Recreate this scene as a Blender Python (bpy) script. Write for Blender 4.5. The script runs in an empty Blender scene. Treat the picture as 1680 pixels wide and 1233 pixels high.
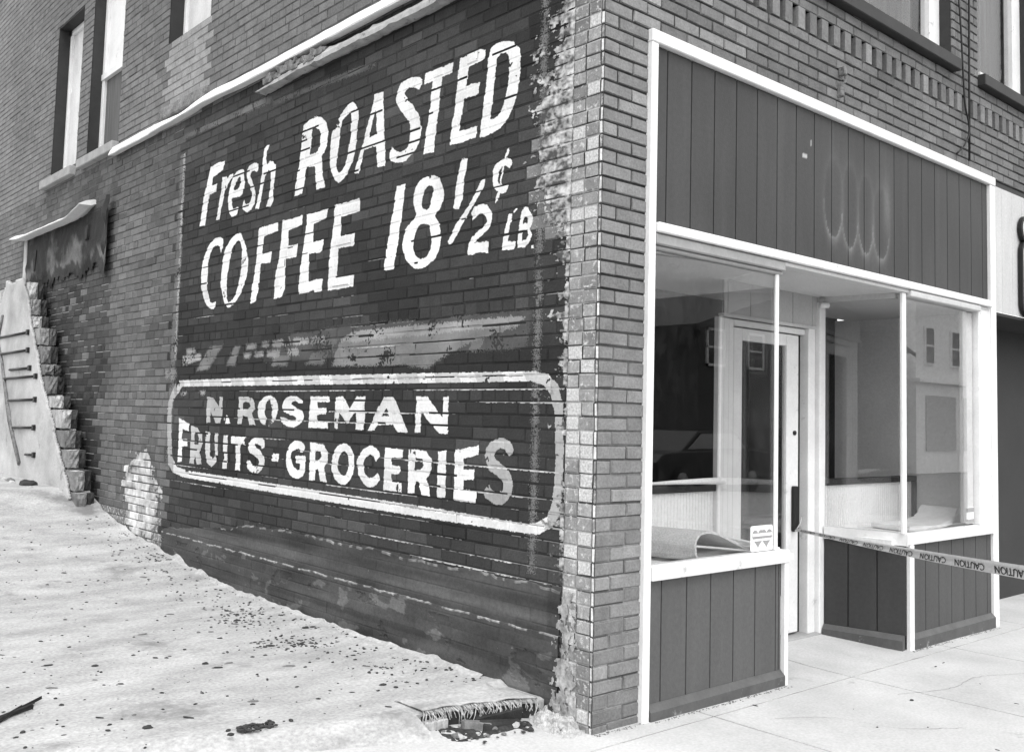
import bpy, bmesh, math, random
import numpy as np
from mathutils import Vector, Matrix, noise as mn
random.seed(7)
SC = bpy.context.scene
COL = SC.collection
# ------------------------------------------------------------------ camera
cd = bpy.data.cameras.new('camera'); cam = bpy.data.objects.new('camera', cd); COL.objects.link(cam); SC.camera = cam
cd.sensor_width = 36.0; cd.lens = 1584.78 / 1680 * 36.0
cd.shift_x = 0.00677; cd.shift_y = -0.02759
cd.clip_start = 0.05; cd.clip_end = 900
def rot(i, t):
    return Matrix.Rotation(t, 3, 'XYZ'[i])
Rm = rot(2, math.radians(-41.25656)) @ rot(0, math.radians(4.16766)) @ rot(1, math.radians(-1.50586))
Rc = Rm @ Matrix(((1, 0, 0), (0, 0, -1), (0, 1, 0)))
cam.matrix_world = Matrix.Translation((-3.32447, -3.12244, 1.37901)) @ Rc.to_4x4()
# ------------------------------------------------------------------ light
SUN_EL, SUN_AZ = math.radians(58), math.radians(205)   # azimuth clockwise from +Y
w = bpy.data.worlds.new('World'); SC.world = w; w.use_nodes = True
nt = w.node_tree; nt.nodes.clear()
sky = nt.nodes.new('ShaderNodeTexSky'); sky.sky_type = 'NISHITA'; sky.sun_disc = False
sky.sun_elevation = SUN_EL; sky.sun_rotation = SUN_AZ; sky.dust_density = 4.0; sky.air_density = 1.5
bw = nt.nodes.new('ShaderNodeRGBToBW'); bg = nt.nodes.new('ShaderNodeBackground'); wo = nt.nodes.new('ShaderNodeOutputWorld')
bg.inputs['Strength'].default_value = 0.15
nt.links.new(sky.outputs[0], bw.inputs[0]); cl = nt.nodes.new('ShaderNodeMix'); cl.data_type = 'FLOAT'; cl.inputs[0].default_value = .62; cl.inputs[3].default_value = 8.0   # closed cloud layer over the clear sky
nt.links.new(bw.outputs[0], cl.inputs[2]); nt.links.new(cl.outputs[0], bg.inputs['Color']); nt.links.new(bg.outputs[0], wo.inputs[0])
sd = bpy.data.lights.new('sun', 'SUN'); sun = bpy.data.objects.new('sun', sd); COL.objects.link(sun)
sd.energy = 0.7; sd.angle = math.radians(30); sd.color = (1, 1, 1)
sdir = Vector((math.sin(SUN_AZ) * math.cos(SUN_EL), math.cos(SUN_AZ) * math.cos(SUN_EL), math.sin(SUN_EL)))
sun.rotation_euler = (-sdir).to_track_quat('-Z', 'Y').to_euler()
SC.view_settings.view_transform = 'Standard'; SC.view_settings.look = 'None'
SC.view_settings.exposure = 1.0; SC.view_settings.gamma = 1.0
# ------------------------------------------------------------------ materials (the photograph is black and white: every tone is grey)
def N(t, k, **kw):
    n = t.nodes.new(k)
    for a, v in kw.items():
        if hasattr(n, a): setattr(n, a, v)
    return n
def mth(t, op, a, b=None, clamp=False):
    n = t.nodes.new('ShaderNodeMath'); n.operation = op; n.use_clamp = clamp
    for i, v in enumerate((a, b)):
        if v is None: continue
        if isinstance(v, (int, float)): n.inputs[i].default_value = v
        else: t.links.new(v, n.inputs[i])
    return n.outputs[0]
def ramp(t, v, a, b, lo=0.0, hi=1.0):
    n = t.nodes.new('ShaderNodeMapRange'); n.inputs[1].default_value = a; n.inputs[2].default_value = b
    n.inputs[3].default_value = lo; n.inputs[4].default_value = hi; t.links.new(v, n.inputs[0]); return n.outputs[0]
def noise(t, scale, detail=4, rough=.55, stretch=None):
    tc = t.nodes.new('ShaderNodeTexCoord'); out = tc.outputs['Object']
    if stretch:
        m = t.nodes.new('ShaderNodeMapping'); m.inputs['Scale'].default_value = stretch[:3]
        if len(stretch) > 3: m.inputs['Rotation'].default_value = (0, 0, stretch[3])
        t.links.new(out, m.inputs[0]); out = m.outputs[0]
    n = t.nodes.new('ShaderNodeTexNoise'); n.inputs['Scale'].default_value = scale
    n.inputs['Detail'].default_value = detail; n.inputs['Roughness'].default_value = rough
    t.links.new(out, n.inputs['Vector']); return n.outputs[0]
def mixv(t, f, a, b):
    # a + f*(b-a)
    d = mth(t, 'SUBTRACT', b, a); return mth(t, 'ADD', a, mth(t, 'MULTIPLY', f, d))
MATS = {}
def mat(name, tone=.5, rough=.7, var=.2, scale=6, fine=.1, fscale=60, bump=.0, bscale=80, attr=False, chip=False, spots=None, stretch=None, metal=0, spec=.3, dirt=None):
    if name in MATS: return MATS[name]
    m = bpy.data.materials.new(name); m.use_nodes = True; t = m.node_tree; p = t.nodes['Principled BSDF']
    p.inputs['Roughness'].default_value = rough; p.inputs['Metallic'].default_value = metal
    p.inputs['Specular IOR Level'].default_value = spec
    if attr:
        at = t.nodes.new('ShaderNodeAttribute'); at.attribute_name = 'tone'
        sp = t.nodes.new('ShaderNodeSeparateColor'); t.links.new(at.outputs['Color'], sp.inputs[0]); base = sp.outputs[0]
    else:
        v = t.nodes.new('ShaderNodeValue'); v.outputs[0].default_value = tone; base = v.outputs[0]
    n1 = ramp(t, noise(t, scale, 6, .6, stretch), .25, .75, 1 - var, 1 + var)
    n2 = ramp(t, noise(t, fscale, 3, .6), .25, .75, 1 - fine, 1 + fine)
    c = mth(t, 'MULTIPLY', base, mth(t, 'MULTIPLY', n1, n2))
    if chip:
        n3 = noise(t, 34, 8, .7); thr = mth(t, 'SUBTRACT', .80, mth(t, 'MULTIPLY', sp.outputs[1], .45))
        k = mth(t, 'MULTIPLY', mth(t, 'SUBTRACT', n3, thr), 22, True)
        k.node.use_clamp = True
        c = mixv(t, k, c, ramp(t, noise(t, 90, 2), .3, .7, .33, .6))
    if dirt:   # (threshold, dirt tone, scale)
        k = ramp(t, noise(t, dirt[2], 8, .7), dirt[0], dirt[0] + .12); k.node.clamp = True
        c = mixv(t, k, c, dirt[1] if not isinstance(dirt[1], (int, float)) else mth(t, 'ADD', dirt[1], 0.0))
    if spots:
        k = ramp(t, noise(t, spots[2], 4, .7), spots[0], spots[0] + .04); c = mixv(t, k, c, mth(t, 'ADD', spots[1], 0.0))
    cc = t.nodes.new('ShaderNodeCombineColor')
    for i in range(3): t.links.new(c, cc.inputs[i])
    t.links.new(cc.outputs[0], p.inputs['Base Color'])
    if bump:
        b = t.nodes.new('ShaderNodeBump'); b.inputs['Strength'].default_value = bump; b.inputs['Distance'].default_value = .01
        t.links.new(noise(t, bscale, 5, .65), b.inputs['Height']); t.links.new(b.outputs[0], p.inputs['Normal'])
    MATS[name] = m; return m
M_BRICK = mat('brick', attr=True, chip=True, rough=.85, var=.22, scale=9, fine=.22, fscale=70, bump=.5, bscale=70)
M_PAINT = mat('sign_paint', attr=True, rough=.8, var=.16, scale=5, fine=.12, fscale=60, bump=.3, bscale=60)
M_PLANK = mat('brown_boarding', attr=True, rough=.6, var=.12, scale=2.5, fine=.12, fscale=40, stretch=(3, 3, .35), bump=.12, bscale=90)
M_WHITE = mat('white_trim', .72, .55, var=.10, scale=5, fine=.05, dirt=(.62, .38, 9), spots=(.72, .16, 26), bump=.2, bscale=45)
M_OLDWHITE = mat('worn_white', .62, .6, var=.15, scale=5, fine=.06, dirt=(.6, .3, 14), bump=.2, bscale=40)
M_DARK = mat('dark_paint', .028, .6, var=.25, scale=7)
M_BLACK = mat('black', .012, .5, var=.2, scale=7)
M_GREY = mat('grey_paint', .3, .65, var=.15, scale=6, bump=.1)
M_SILL = mat('stone_sill', .30, .8, var=.2, scale=10, bump=.3)
M_FLASH = mat('pale_flashing', .74, .6, var=.08, scale=8, dirt=(.68, .2, 11), bump=.15, bscale=30)
M_RUST = mat('rusty_metal', .17, .8, var=.6, scale=14, fine=.4, fscale=80, bump=.8, bscale=50)
M_TAR = mat('tar', .022, .75, var=.6, scale=5, fine=.3, bump=.7, bscale=25)
M_PLASTER = mat('plaster', .42, .9, var=.35, scale=2.2, fine=.15, bump=.4, bscale=22, dirt=(.60, .18, 3.5), spots=(.70, .08, 15))
M_SKIRT = mat('dark_render', attr=True, spots=(.71, .22, 24), rough=.85, var=.35, scale=4, fine=.2, fscale=50, bump=.5, bscale=35, stretch=(1, .35, 1.6))
M_RUBBLE = mat('broken_brick', attr=True, rough=.9, var=.45, scale=9, fine=.3, fscale=60, bump=.8, bscale=40)
M_LOT = mat('dusty_slab', .37, .9, var=.30, scale=2.4, fine=.26, fscale=55, bump=.45, bscale=55, dirt=(.56, .19, 1.5), spots=(.70, .06, 34), stretch=(.9, 2.1, 1, .72))
M_WALK = mat('sidewalk', .43, .85, var=.20, scale=1.5, fine=.14, fscale=70, bump=.3, bscale=110, dirt=(.64, .24, 3.2), spots=(.73, .10, 28))
M_ROAD = mat('asphalt', .12, .9, var=.15, scale=2, fine=.2)
M_WOOD = mat('old_wood', .22, .8, var=.5, scale=5, stretch=(1, 1, 8), bump=.5)
M_CHAR = mat('charred_wood', .03, .9, var=.6, scale=12, bump=.7)
M_TARA = mat('tar_patches', attr=True, rough=.85, var=.4, scale=6, fine=.3, bump=.7, bscale=25)
M_CARPET = mat('carpet', .6, .95, var=.15, scale=10, fine=.25, fscale=120, bump=.5, bscale=150)
M_CARPETB = mat('carpet_backing', .74, .95, var=.12, scale=8, fine=.1)
M_INT = mat('interior_wall', .72, .8, var=.08, scale=2)
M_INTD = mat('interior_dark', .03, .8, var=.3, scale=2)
M_CEIL = mat('soffit', .55, .8, var=.06, scale=3)
M_PAPER = mat('paper', .8, .8, var=.04, scale=8)
M_WOODP = mat("pale_timber", .36, .85, var=.5, scale=5, stretch=(9, 9, 1), bump=.6)
M_STEELG = mat("car_glass", .35, .15, var=.05, spec=.6)
M_CURT = mat('curtain', .11, .9, var=.4, scale=5, stretch=(5, 5, .2))
M_STEEL = mat('steel', .25, .4, metal=1, var=.1)
def glass(name='glass', k=1.75, tint=.97):
    m = bpy.data.materials.new(name); m.use_nodes = True; t = m.node_tree; t.nodes.clear()
    tr = N(t, 'ShaderNodeBsdfTransparent'); tr.inputs[0].default_value = (tint, tint, tint, 1)
    gl = N(t, 'ShaderNodeBsdfGlossy'); gl.inputs['Roughness'].default_value = .0
    ge = N(t, 'ShaderNodeNewGeometry'); dt = N(t, 'ShaderNodeVectorMath'); dt.operation = 'DOT_PRODUCT'
    t.links.new(ge.outputs['Normal'], dt.inputs[0]); t.links.new(ge.outputs['Incoming'], dt.inputs[1])
    c = mth(t, 'SUBTRACT', 1.0, mth(t, 'ABSOLUTE', dt.outputs['Value']))
    fr = mth(t, 'ADD', .04, mth(t, 'MULTIPLY', .96, mth(t, 'POWER', c, 5.0)))
    df = N(t, 'ShaderNodeBsdfDiffuse'); df.inputs[0].default_value = (.7, .7, .7, 1)      # dust and wipe marks on the pane
    dm = N(t, 'ShaderNodeMixShader'); sm = ramp(t, noise(t, 2.2, 7, .7, (1, 1, .6)), .48, .8, 0.0, .022); sm.node.clamp = True
    t.links.new(sm, dm.inputs[0]); t.links.new(tr.outputs[0], dm.inputs[1]); t.links.new(df.outputs[0], dm.inputs[2]); tr = dm
    mx = N(t, 'ShaderNodeMixShader'); o = N(t, 'ShaderNodeOutputMaterial')
    t.links.new(mth(t, 'MULTIPLY', fr, k, True), mx.inputs[0]); t.links.new(tr.outputs[0], mx.inputs[1])
    t.links.new(gl.outputs[0], mx.inputs[2]); t.links.new(mx.outputs[0], o.inputs[0]); return m
M_GLASS = glass()
M_GLASSU = glass('upper_glass', .55)
M_JOINT = mat('joint_dirt', .17, .95, var=.5, scale=5)
# ------------------------------------------------------------------ helpers
def tag(o, label=None, cat=None, group=None, kind=None):
    for k, v in (('label', label), ('category', cat), ('group', group), ('kind', kind)):
        if v: o[k] = v
    return o
def empty(name, loc=(0, 0, 0), **kw):
    o = bpy.data.objects.new(name, None); COL.objects.link(o); o.location = loc; return tag(o, **kw)
def mesh(name, verts, faces, mats, parent=None, mi=None, tone=None, smooth=False):
    me = bpy.data.meshes.new(name); me.from_pydata([tuple(map(float, v)) for v in verts], [], faces)
    for m in (mats if isinstance(mats, (list, tuple)) else [mats]): me.materials.append(m)
    if mi is not None: me.polygons.foreach_set('material_index', mi)
    if tone is not None:      # one (tone, chip) per face, or per vertex
        if len(tone) == len(faces) and len(tone) != len(verts):
            a = me.color_attributes.new('tone', 'FLOAT_COLOR', 'CORNER'); buf = []
            for f, tv in zip(me.polygons, tone): buf += [tv[0], tv[1], 0, 1] * f.loop_total
        else:
            a = me.color_attributes.new('tone', 'FLOAT_COLOR', 'POINT'); buf = []
            for tv in tone: buf += [tv[0], tv[1], 0, 1]
        a.data.foreach_set('color', buf)
    if smooth: me.polygons.foreach_set('use_smooth', [True] * len(me.polygons))
    me.update()
    o = bpy.data.objects.new(name, me); COL.objects.link(o)
    if parent: o.parent = parent; o.matrix_parent_inverse = Matrix.Translation(-Vector(PLOC(parent)))
    return o
def PLOC(o):
    return o.location if o.parent is None else (0, 0, 0)
def bm_obj(name, bm, m, parent=None, smooth=False):
    me = bpy.data.meshes.new(name); bm.to_mesh(me); bm.free()
    for q in (m if isinstance(m, (list, tuple)) else [m]): me.materials.append(q)
    if smooth: me.polygons.foreach_set('use_smooth', [True] * len(me.polygons))
    o = bpy.data.objects.new(name, me); COL.objects.link(o)
    if parent: o.parent = parent; o.matrix_parent_inverse = Matrix.Translation(-Vector(PLOC(parent)))
    return o
def add_box(bm, x0, x1, y0, y1, z0, z1, bev=.004, jit=0.0, M=None):
    r = bmesh.ops.create_cube(bm, size=1); vs = r['verts']
    for v in vs:
        v.co = Vector(((x0 + x1) / 2 + v.co.x * (x1 - x0), (y0 + y1) / 2 + v.co.y * (y1 - y0), (z0 + z1) / 2 + v.co.z * (z1 - z0)))
        if jit: v.co += Vector((random.uniform(-jit, jit), random.uniform(-jit, jit), random.uniform(-jit, jit)))
        if M: v.co = M @ v.co
    if bev > 0:
        es = list({e for v in vs for e in v.link_edges})
        bmesh.ops.bevel(bm, geom=es, offset=bev, segments=1, affect='EDGES', profile=.5)
def box(name, x0, x1, y0, y1, z0, z1, m, parent=None, bev=.004, jit=0):
    bm = bmesh.new(); add_box(bm, x0, x1, y0, y1, z0, z1, bev, jit); return bm_obj(name, bm, m, parent)
def boxes(name, L, m, parent=None, bev=.003, jit=0):
    bm = bmesh.new()
    for b in L: add_box(bm, *b, bev=bev, jit=jit)
    return bm_obj(name, bm, m, parent)
def slab(name, a, b, z0, z1, t, m, parent=None, bev=.003):
    """upright board from plan point a to b, thickness t centred on that line"""
    d = Vector((b[0] - a[0], b[1] - a[1], 0)); L = d.length; ang = math.atan2(d.y, d.x)
    M = Matrix.Translation((a[0], a[1], 0)) @ Matrix.Rotation(ang, 4, 'Z')
    bm = bmesh.new(); add_box(bm, 0, L, -t / 2, t / 2, z0, z1, bev, 0, M); return bm_obj(name, bm, m, parent)
def tube(name, pts, r, m, parent=None, seg=6, bm=None):
    own = bm is None
    if own: bm = bmesh.new()
    rings = []
    pts = [Vector(p) for p in pts]
    for i, p in enumerate(pts):
        d = (pts[min(i + 1, len(pts) - 1)] - pts[max(i - 1, 0)]).normalized()
        a = d.orthogonal().normalized(); b = d.cross(a)
        rr = r[i] if isinstance(r, (list, tuple)) else r
        rings.append([bm.verts.new(p + a * rr * math.cos(2 * math.pi * k / seg) + b * rr * math.sin(2 * math.pi * k / seg)) for k in range(seg)])
    for A, B in zip(rings, rings[1:]):
        for k in range(seg): bm.faces.new((A[k], A[(k + 1) % seg], B[(k + 1) % seg], B[k]))
    bm.faces.new(rings[0][::-1]); bm.faces.new(rings[-1])
    if own: return bm_obj(name, bm, m, parent, True)
def n3(x, y, z=0.0): return mn.noise(Vector((x, y, z)))
def fb(x, y, z=0.0): return mn.fractal(Vector((x, y, z)), 1.0, 2.0, 4)
# ------------------------------------------------------------------ brick walls
CR = .0677; Z0 = 3.36 - 52 * CR
class Bricks:
    """courses of bricks on a plane: u along the wall, v up, h outwards"""
    def __init__(s, u1, v1, L, holes, seed, lead=None, half=.005, cham=.004, dep=-.006, jit=.0022):
        s.rows = []; s.half = half; s.cham = cham; s.dep = dep; rnd = random.Random(seed)
        nr = int((v1 - Z0) / CR)
        for r in range(nr):
            a = Z0 + r * CR; vc = a + CR / 2
            iv = [(0.0, u1)]
            for h in holes:
                if h[2] < vc < h[3]:
                    nv = []
                    for p, q in iv:
                        if h[1] <= p or h[0] >= q: nv.append((p, q)); continue
                        if h[0] > p: nv.append((p, h[0]))
                        if h[1] < q: nv.append((h[1], q))
                    iv = nv
            row = []
            hd = L == .21 and r % 7 == 3
            bl = L / 2 if hd else L
            for p, q in iv:
                cuts = [p]
                if lead and p == 0.0: cuts += [c + (rnd.uniform(-.012, .012) if .05 < c < .2 else rnd.uniform(-.002, .002)) for c in lead[r % 2]]
                k0 = cuts[-1]; ph = (r % 2) * bl / 2 + (.03 * math.sin(r * 1.7) if L == .21 else 0)
                u = math.ceil((k0 - ph) / bl) * bl + ph
                while u < q - .03:
                    if u > k0 + .045: cuts.append(u + rnd.uniform(-.004, .004))
                    u += bl
                cuts.append(q)
                for c0, c1 in zip(cuts, cuts[1:]): row.append((c0, c1, rnd.gauss(0, jit), rnd.random(), rnd.random()))
            s.rows.append(row)
    def height(s, u, v):
        r = int((v - Z0) // CR)
        if r < 0 or r >= len(s.rows): return 0
        a = Z0 + r * CR; dv = min(v - a, a + CR - v)
        for c0, c1, h, _, _ in s.rows[r]:
            if c0 <= u <= c1:
                d = min(dv, u - c0, c1 - u)
                if d <= s.half: return s.dep
                if d < s.half + s.cham: return s.dep + (h - s.dep) * (d - s.half) / s.cham
                return h
        return 0
    def build(s, name, P, tonef, parent, flip=False):
        V = []; F = []; T = []; half, cham, dep = s.half, s.cham, s.dep
        for r, row in enumerate(s.rows):
            a = Z0 + r * CR; b = a + CR
            for c0, c1, h, r1, r2 in row:
                i = len(V); w2 = min(half, (c1 - c0) * .2); rr = random.Random(int(r1 * 1e9))
                j = lambda: rr.uniform(-.0019, .0019)
                for o, hh in ((0, dep), (w2, dep), (w2 + cham, h)):
                    for uu, vv in ((c0 + o, a + o), (c1 - o, a + o), (c1 - o, b - o), (c0 + o, b - o)):
                        V.append(P(uu + (j() if o else 0), vv + (j() if o else 0), hh))
                tb, tm, tv = tonef((c0 + c1) / 2, (a + b) / 2, r1, r2, c1 - c0)
                fs = []
                for lv in (0, 4):
                    for k in range(4):
                        k2 = (k + 1) % 4; fs.append((i + lv + k, i + lv + k2, i + lv + 4 + k2, i + lv + 4 + k))
                        if lv == 0: T.append(tm if k == 2 else tv)  # pale mortar goes on the top edge only: lit ledge painted into the tone
                        else: T.append(tm if (k == 2 and tm[0] > tb[0] * 2.5) else tb)
                fs.append((i + 8, i + 9, i + 10, i + 11)); T.append(tb)
                F += [f[::-1] for f in fs] if flip else fs
        return mesh(name, V, F, M_BRICK, parent, tone=T)
LET=[
 ('fresh','F',0,0.95,[[(4.57,2.908),(4.467,2.899),(4.435,3.045),(4.409,3.15),(4.282,3.157),(4.272,3.22),(4.371,3.22),(4.364,3.288),(4.276,3.299),(4.165,3.313),(4.144,3.382),(4.271,3.392),(4.419,3.381),(4.471,3.237),(4.509,3.163)]]),
 ('fresh','r',0,0.92,[[(4.263,2.916),(4.197,2.91),(4.171,3.006),(4.12,3.134),(4.042,3.198),(3.982,3.232),(3.994,3.25),(4.047,3.25),(4.08,3.23),(4.103,3.247),(4.176,3.256),(4.187,3.158),(4.226,3.047),(4.239,2.964)]]),
 ('fresh','e',1,0.95,[[(3.955,2.902),(3.88,2.913),(3.864,2.955),(3.879,2.971),(3.917,2.961),(3.955,2.968),(3.98,3.01),(3.982,3.053),(3.813,3.05),(3.781,3.129),(3.789,3.218),(3.813,3.253),(3.868,3.26),(3.935,3.25),(3.987,3.214),(4.035,3.133),(4.055,3.053),(4.041,2.987),(4.007,2.931)],[(3.953,3.112),(3.874,3.116),(3.843,3.152),(3.84,3.189),(3.862,3.205),(3.902,3.19),(3.94,3.155)]]),
 ('fresh','s',1,0.95,[[(3.769,3.009),(3.793,2.981),(3.788,2.94),(3.718,2.904),(3.641,2.916),(3.593,2.957),(3.589,3.012),(3.604,3.069),(3.656,3.139),(3.687,3.187),(3.663,3.211),(3.611,3.208),(3.577,3.194),(3.56,3.214),(3.57,3.256),(3.63,3.271),(3.695,3.266),(3.732,3.239),(3.74,3.19),(3.722,3.144),(3.67,3.086),(3.646,3.033),(3.667,2.981),(3.718,2.967),(3.752,2.978)]]),
 ('fresh','h',0,0.95,[[(3.576,2.909),(3.511,2.9),(3.478,3.018),(3.445,3.133),(3.386,3.174),(3.356,3.148),(3.346,3.098),(3.353,3.01),(3.377,2.936),(3.398,2.898),(3.342,2.89),(3.303,2.925),(3.295,3.042),(3.277,3.14),(3.287,3.195),(3.33,3.23),(3.38,3.239),(3.416,3.221),(3.431,3.248),(3.437,3.319),(3.401,3.336),(3.404,3.367),(3.436,3.373),(3.472,3.356),(3.485,3.298),(3.493,3.178),(3.519,3.055),(3.555,2.958)]]),
 ('roasted','R',0,0.95,[[(2.984,2.911),(2.865,2.913),(2.825,3.097),(2.709,3.079),(2.676,2.911),(2.558,2.909),(2.606,3.019),(2.618,3.132),(2.561,3.196),(2.549,3.29),(2.58,3.358),(2.642,3.41),(2.71,3.432),(2.805,3.432),(2.885,3.41),(2.906,3.329),(2.911,3.216),(2.943,3.093)],[(2.784,3.177),(2.771,3.266),(2.765,3.356),(2.724,3.358),(2.669,3.329),(2.646,3.29),(2.654,3.222),(2.677,3.181),(2.716,3.171)]]),
 ('roasted','O',1,0.95,[[(2.401,2.913),(2.475,2.983),(2.513,3.071),(2.515,3.187),(2.49,3.278),(2.432,3.347),(2.361,3.392),(2.302,3.426),(2.242,3.422),(2.197,3.382),(2.174,3.304),(2.185,3.208),(2.191,3.117),(2.215,3.043),(2.27,2.974),(2.322,2.926)],[(2.387,2.978),(2.333,2.998),(2.3,3.052),(2.276,3.133),(2.258,3.229),(2.259,3.322),(2.28,3.364),(2.321,3.35),(2.369,3.326),(2.39,3.277),(2.402,3.192),(2.415,3.107),(2.428,3.035),(2.413,2.999)]]),
 ('roasted','A',0,0.95,[[(2.197,2.941),(2.143,2.928),(2.089,3.074),(1.953,3.073),(1.932,2.933),(1.839,2.925),(1.853,3.063),(1.88,3.239),(1.896,3.412),(1.991,3.415),(2.025,3.316),(2.075,3.217),(2.109,3.114),(2.166,3.014)],[(2.038,3.146),(1.952,3.149),(1.973,3.311),(2.009,3.255)]]),
 ('roasted','S',1,0.95,[[(1.794,2.957),(1.709,2.922),(1.628,2.918),(1.533,2.966),(1.483,3.028),(1.475,3.099),(1.503,3.17),(1.561,3.237),(1.638,3.311),(1.659,3.345),(1.629,3.364),(1.568,3.36),(1.503,3.331),(1.485,3.387),(1.553,3.419),(1.633,3.428),(1.701,3.415),(1.742,3.365),(1.752,3.315),(1.704,3.252),(1.631,3.183),(1.585,3.129),(1.587,3.057),(1.62,2.997),(1.682,2.984),(1.746,3.007),(1.78,3.032)]]),
 ('roasted','T',0,0.97,[[(1.448,2.924),(1.348,2.916),(1.318,3.108),(1.28,3.35),(1.196,3.352),(1.179,3.413),(1.311,3.411),(1.453,3.415),(1.461,3.345),(1.371,3.348),(1.388,3.223),(1.42,3.073)]]),
 ('roasted','E',0,0.95,[[(1.186,2.928),(1.088,2.921),(0.957,2.928),(0.947,2.989),(1.038,2.989),(1.108,2.993),(1.091,3.085),(1.073,3.17),(0.948,3.168),(0.937,3.233),(0.997,3.241),(1.055,3.242),(1.039,3.347),(0.961,3.35),(0.9,3.361),(0.897,3.409),(0.943,3.424),(1.027,3.419),(1.123,3.418),(1.131,3.357),(1.142,3.249),(1.162,3.101),(1.189,2.989)]]),
 ('roasted','D',0,0.97,[[(0.931,2.919),(0.86,2.915),(0.752,2.932),(0.682,2.981),(0.633,3.06),(0.605,3.176),(0.599,3.284),(0.615,3.34),(0.664,3.386),(0.723,3.409),(0.802,3.418),(0.851,3.405),(0.868,3.343),(0.883,3.199),(0.907,3.051),(0.921,2.961)],[(0.839,3.003),(0.823,3.098),(0.809,3.227),(0.793,3.329),(0.764,3.348),(0.715,3.344),(0.695,3.303),(0.691,3.217),(0.707,3.117),(0.737,3.046),(0.78,3.003),(0.824,2.994)]]),
 ('coffee','C',1,0.97,[[(4.272,2.194),(4.212,2.197),(4.185,2.23),(4.191,2.247),(4.257,2.24),(4.311,2.275),(4.359,2.368),(4.367,2.494),(4.359,2.609),(4.306,2.684),(4.217,2.705),(4.154,2.675),(4.138,2.634),(4.107,2.696),(4.119,2.746),(4.184,2.767),(4.284,2.762),(4.381,2.711),(4.455,2.629),(4.494,2.506),(4.473,2.386),(4.415,2.283),(4.347,2.224)]]),
 ('coffee','O',1,0.97,[[(3.966,2.185),(3.864,2.207),(3.777,2.26),(3.703,2.346),(3.66,2.451),(3.671,2.569),(3.726,2.659),(3.779,2.734),(3.837,2.756),(3.929,2.744),(4.02,2.694),(4.087,2.598),(4.114,2.487),(4.118,2.391),(4.074,2.292),(4.017,2.218)],[(3.941,2.226),(3.86,2.258),(3.804,2.347),(3.77,2.462),(3.764,2.588),(3.794,2.668),(3.84,2.699),(3.894,2.68),(3.953,2.609),(3.99,2.509),(4.008,2.399),(3.999,2.286),(3.976,2.241)]]),
 ('coffee','F',0,0.97,[[(3.589,2.189),(3.511,2.194),(3.467,2.285),(3.443,2.478),(3.301,2.468),(3.289,2.551),(3.356,2.551),(3.432,2.543),(3.419,2.68),(3.206,2.694),(3.209,2.756),(3.358,2.754),(3.503,2.753),(3.509,2.634),(3.529,2.471),(3.567,2.318)]]),
 ('coffee','F',0,0.97,[[(3.224,2.197),(3.118,2.197),(3.061,2.267),(3.074,2.472),(2.918,2.47),(2.907,2.56),(3.039,2.562),(3.041,2.676),(2.857,2.691),(2.855,2.76),(3.001,2.753),(3.144,2.761),(3.149,2.639),(3.169,2.49),(3.208,2.382),(3.221,2.256)]]),
 ('coffee','E',0,0.98,[[(2.862,2.202),(2.757,2.203),(2.67,2.215),(2.64,2.198),(2.554,2.194),(2.546,2.278),(2.604,2.287),(2.734,2.277),(2.735,2.473),(2.582,2.464),(2.551,2.52),(2.556,2.551),(2.697,2.548),(2.692,2.676),(2.519,2.694),(2.515,2.756),(2.669,2.752),(2.795,2.755),(2.794,2.655),(2.828,2.522),(2.848,2.402),(2.863,2.303)]]),
 ('coffee','E',0,0.98,[[(2.477,2.195),(2.334,2.194),(2.163,2.198),(2.155,2.271),(2.313,2.275),(2.367,2.274),(2.36,2.468),(2.175,2.461),(2.161,2.544),(2.339,2.545),(2.335,2.672),(2.119,2.68),(2.123,2.766),(2.281,2.762),(2.423,2.765),(2.43,2.674),(2.453,2.523),(2.471,2.385)]]),
 ('price','1',0,0.97,[[(1.816,2.266),(1.712,2.263),(1.675,2.437),(1.643,2.614),(1.622,2.75),(1.621,2.774),(1.713,2.776),(1.725,2.682),(1.765,2.532),(1.793,2.395)]]),
 ('price','8',1,0.98,[[(1.449,2.24),(1.524,2.261),(1.591,2.316),(1.627,2.389),(1.622,2.451),(1.584,2.508),(1.495,2.565),(1.527,2.625),(1.526,2.7),(1.495,2.757),(1.428,2.78),(1.339,2.778),(1.278,2.747),(1.243,2.688),(1.236,2.627),(1.263,2.572),(1.31,2.542),(1.264,2.479),(1.25,2.418),(1.258,2.353),(1.303,2.285),(1.377,2.25)],[(1.418,2.588),(1.373,2.588),(1.354,2.639),(1.335,2.697),(1.364,2.721),(1.402,2.718),(1.434,2.685),(1.448,2.626)],[(1.435,2.296),(1.38,2.307),(1.344,2.356),(1.343,2.43),(1.368,2.486),(1.424,2.504),(1.48,2.488),(1.511,2.43),(1.516,2.363),(1.482,2.318)]]),
 ('price','1',0,0.95,[[(1.144,2.553),(1.094,2.544),(1.061,2.594),(1.054,2.67),(1.03,2.789),(1.028,2.822),(1.079,2.827),(1.088,2.8),(1.113,2.726),(1.129,2.63)]]),
 ('price','/',0,0.97,[[(1.188,2.371),(1.173,2.353),(1.139,2.355),(1.059,2.445),(0.954,2.552),(0.871,2.646),(0.87,2.678),(0.896,2.676),(0.956,2.603),(1.042,2.514),(1.111,2.459),(1.16,2.4)]]),
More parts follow.
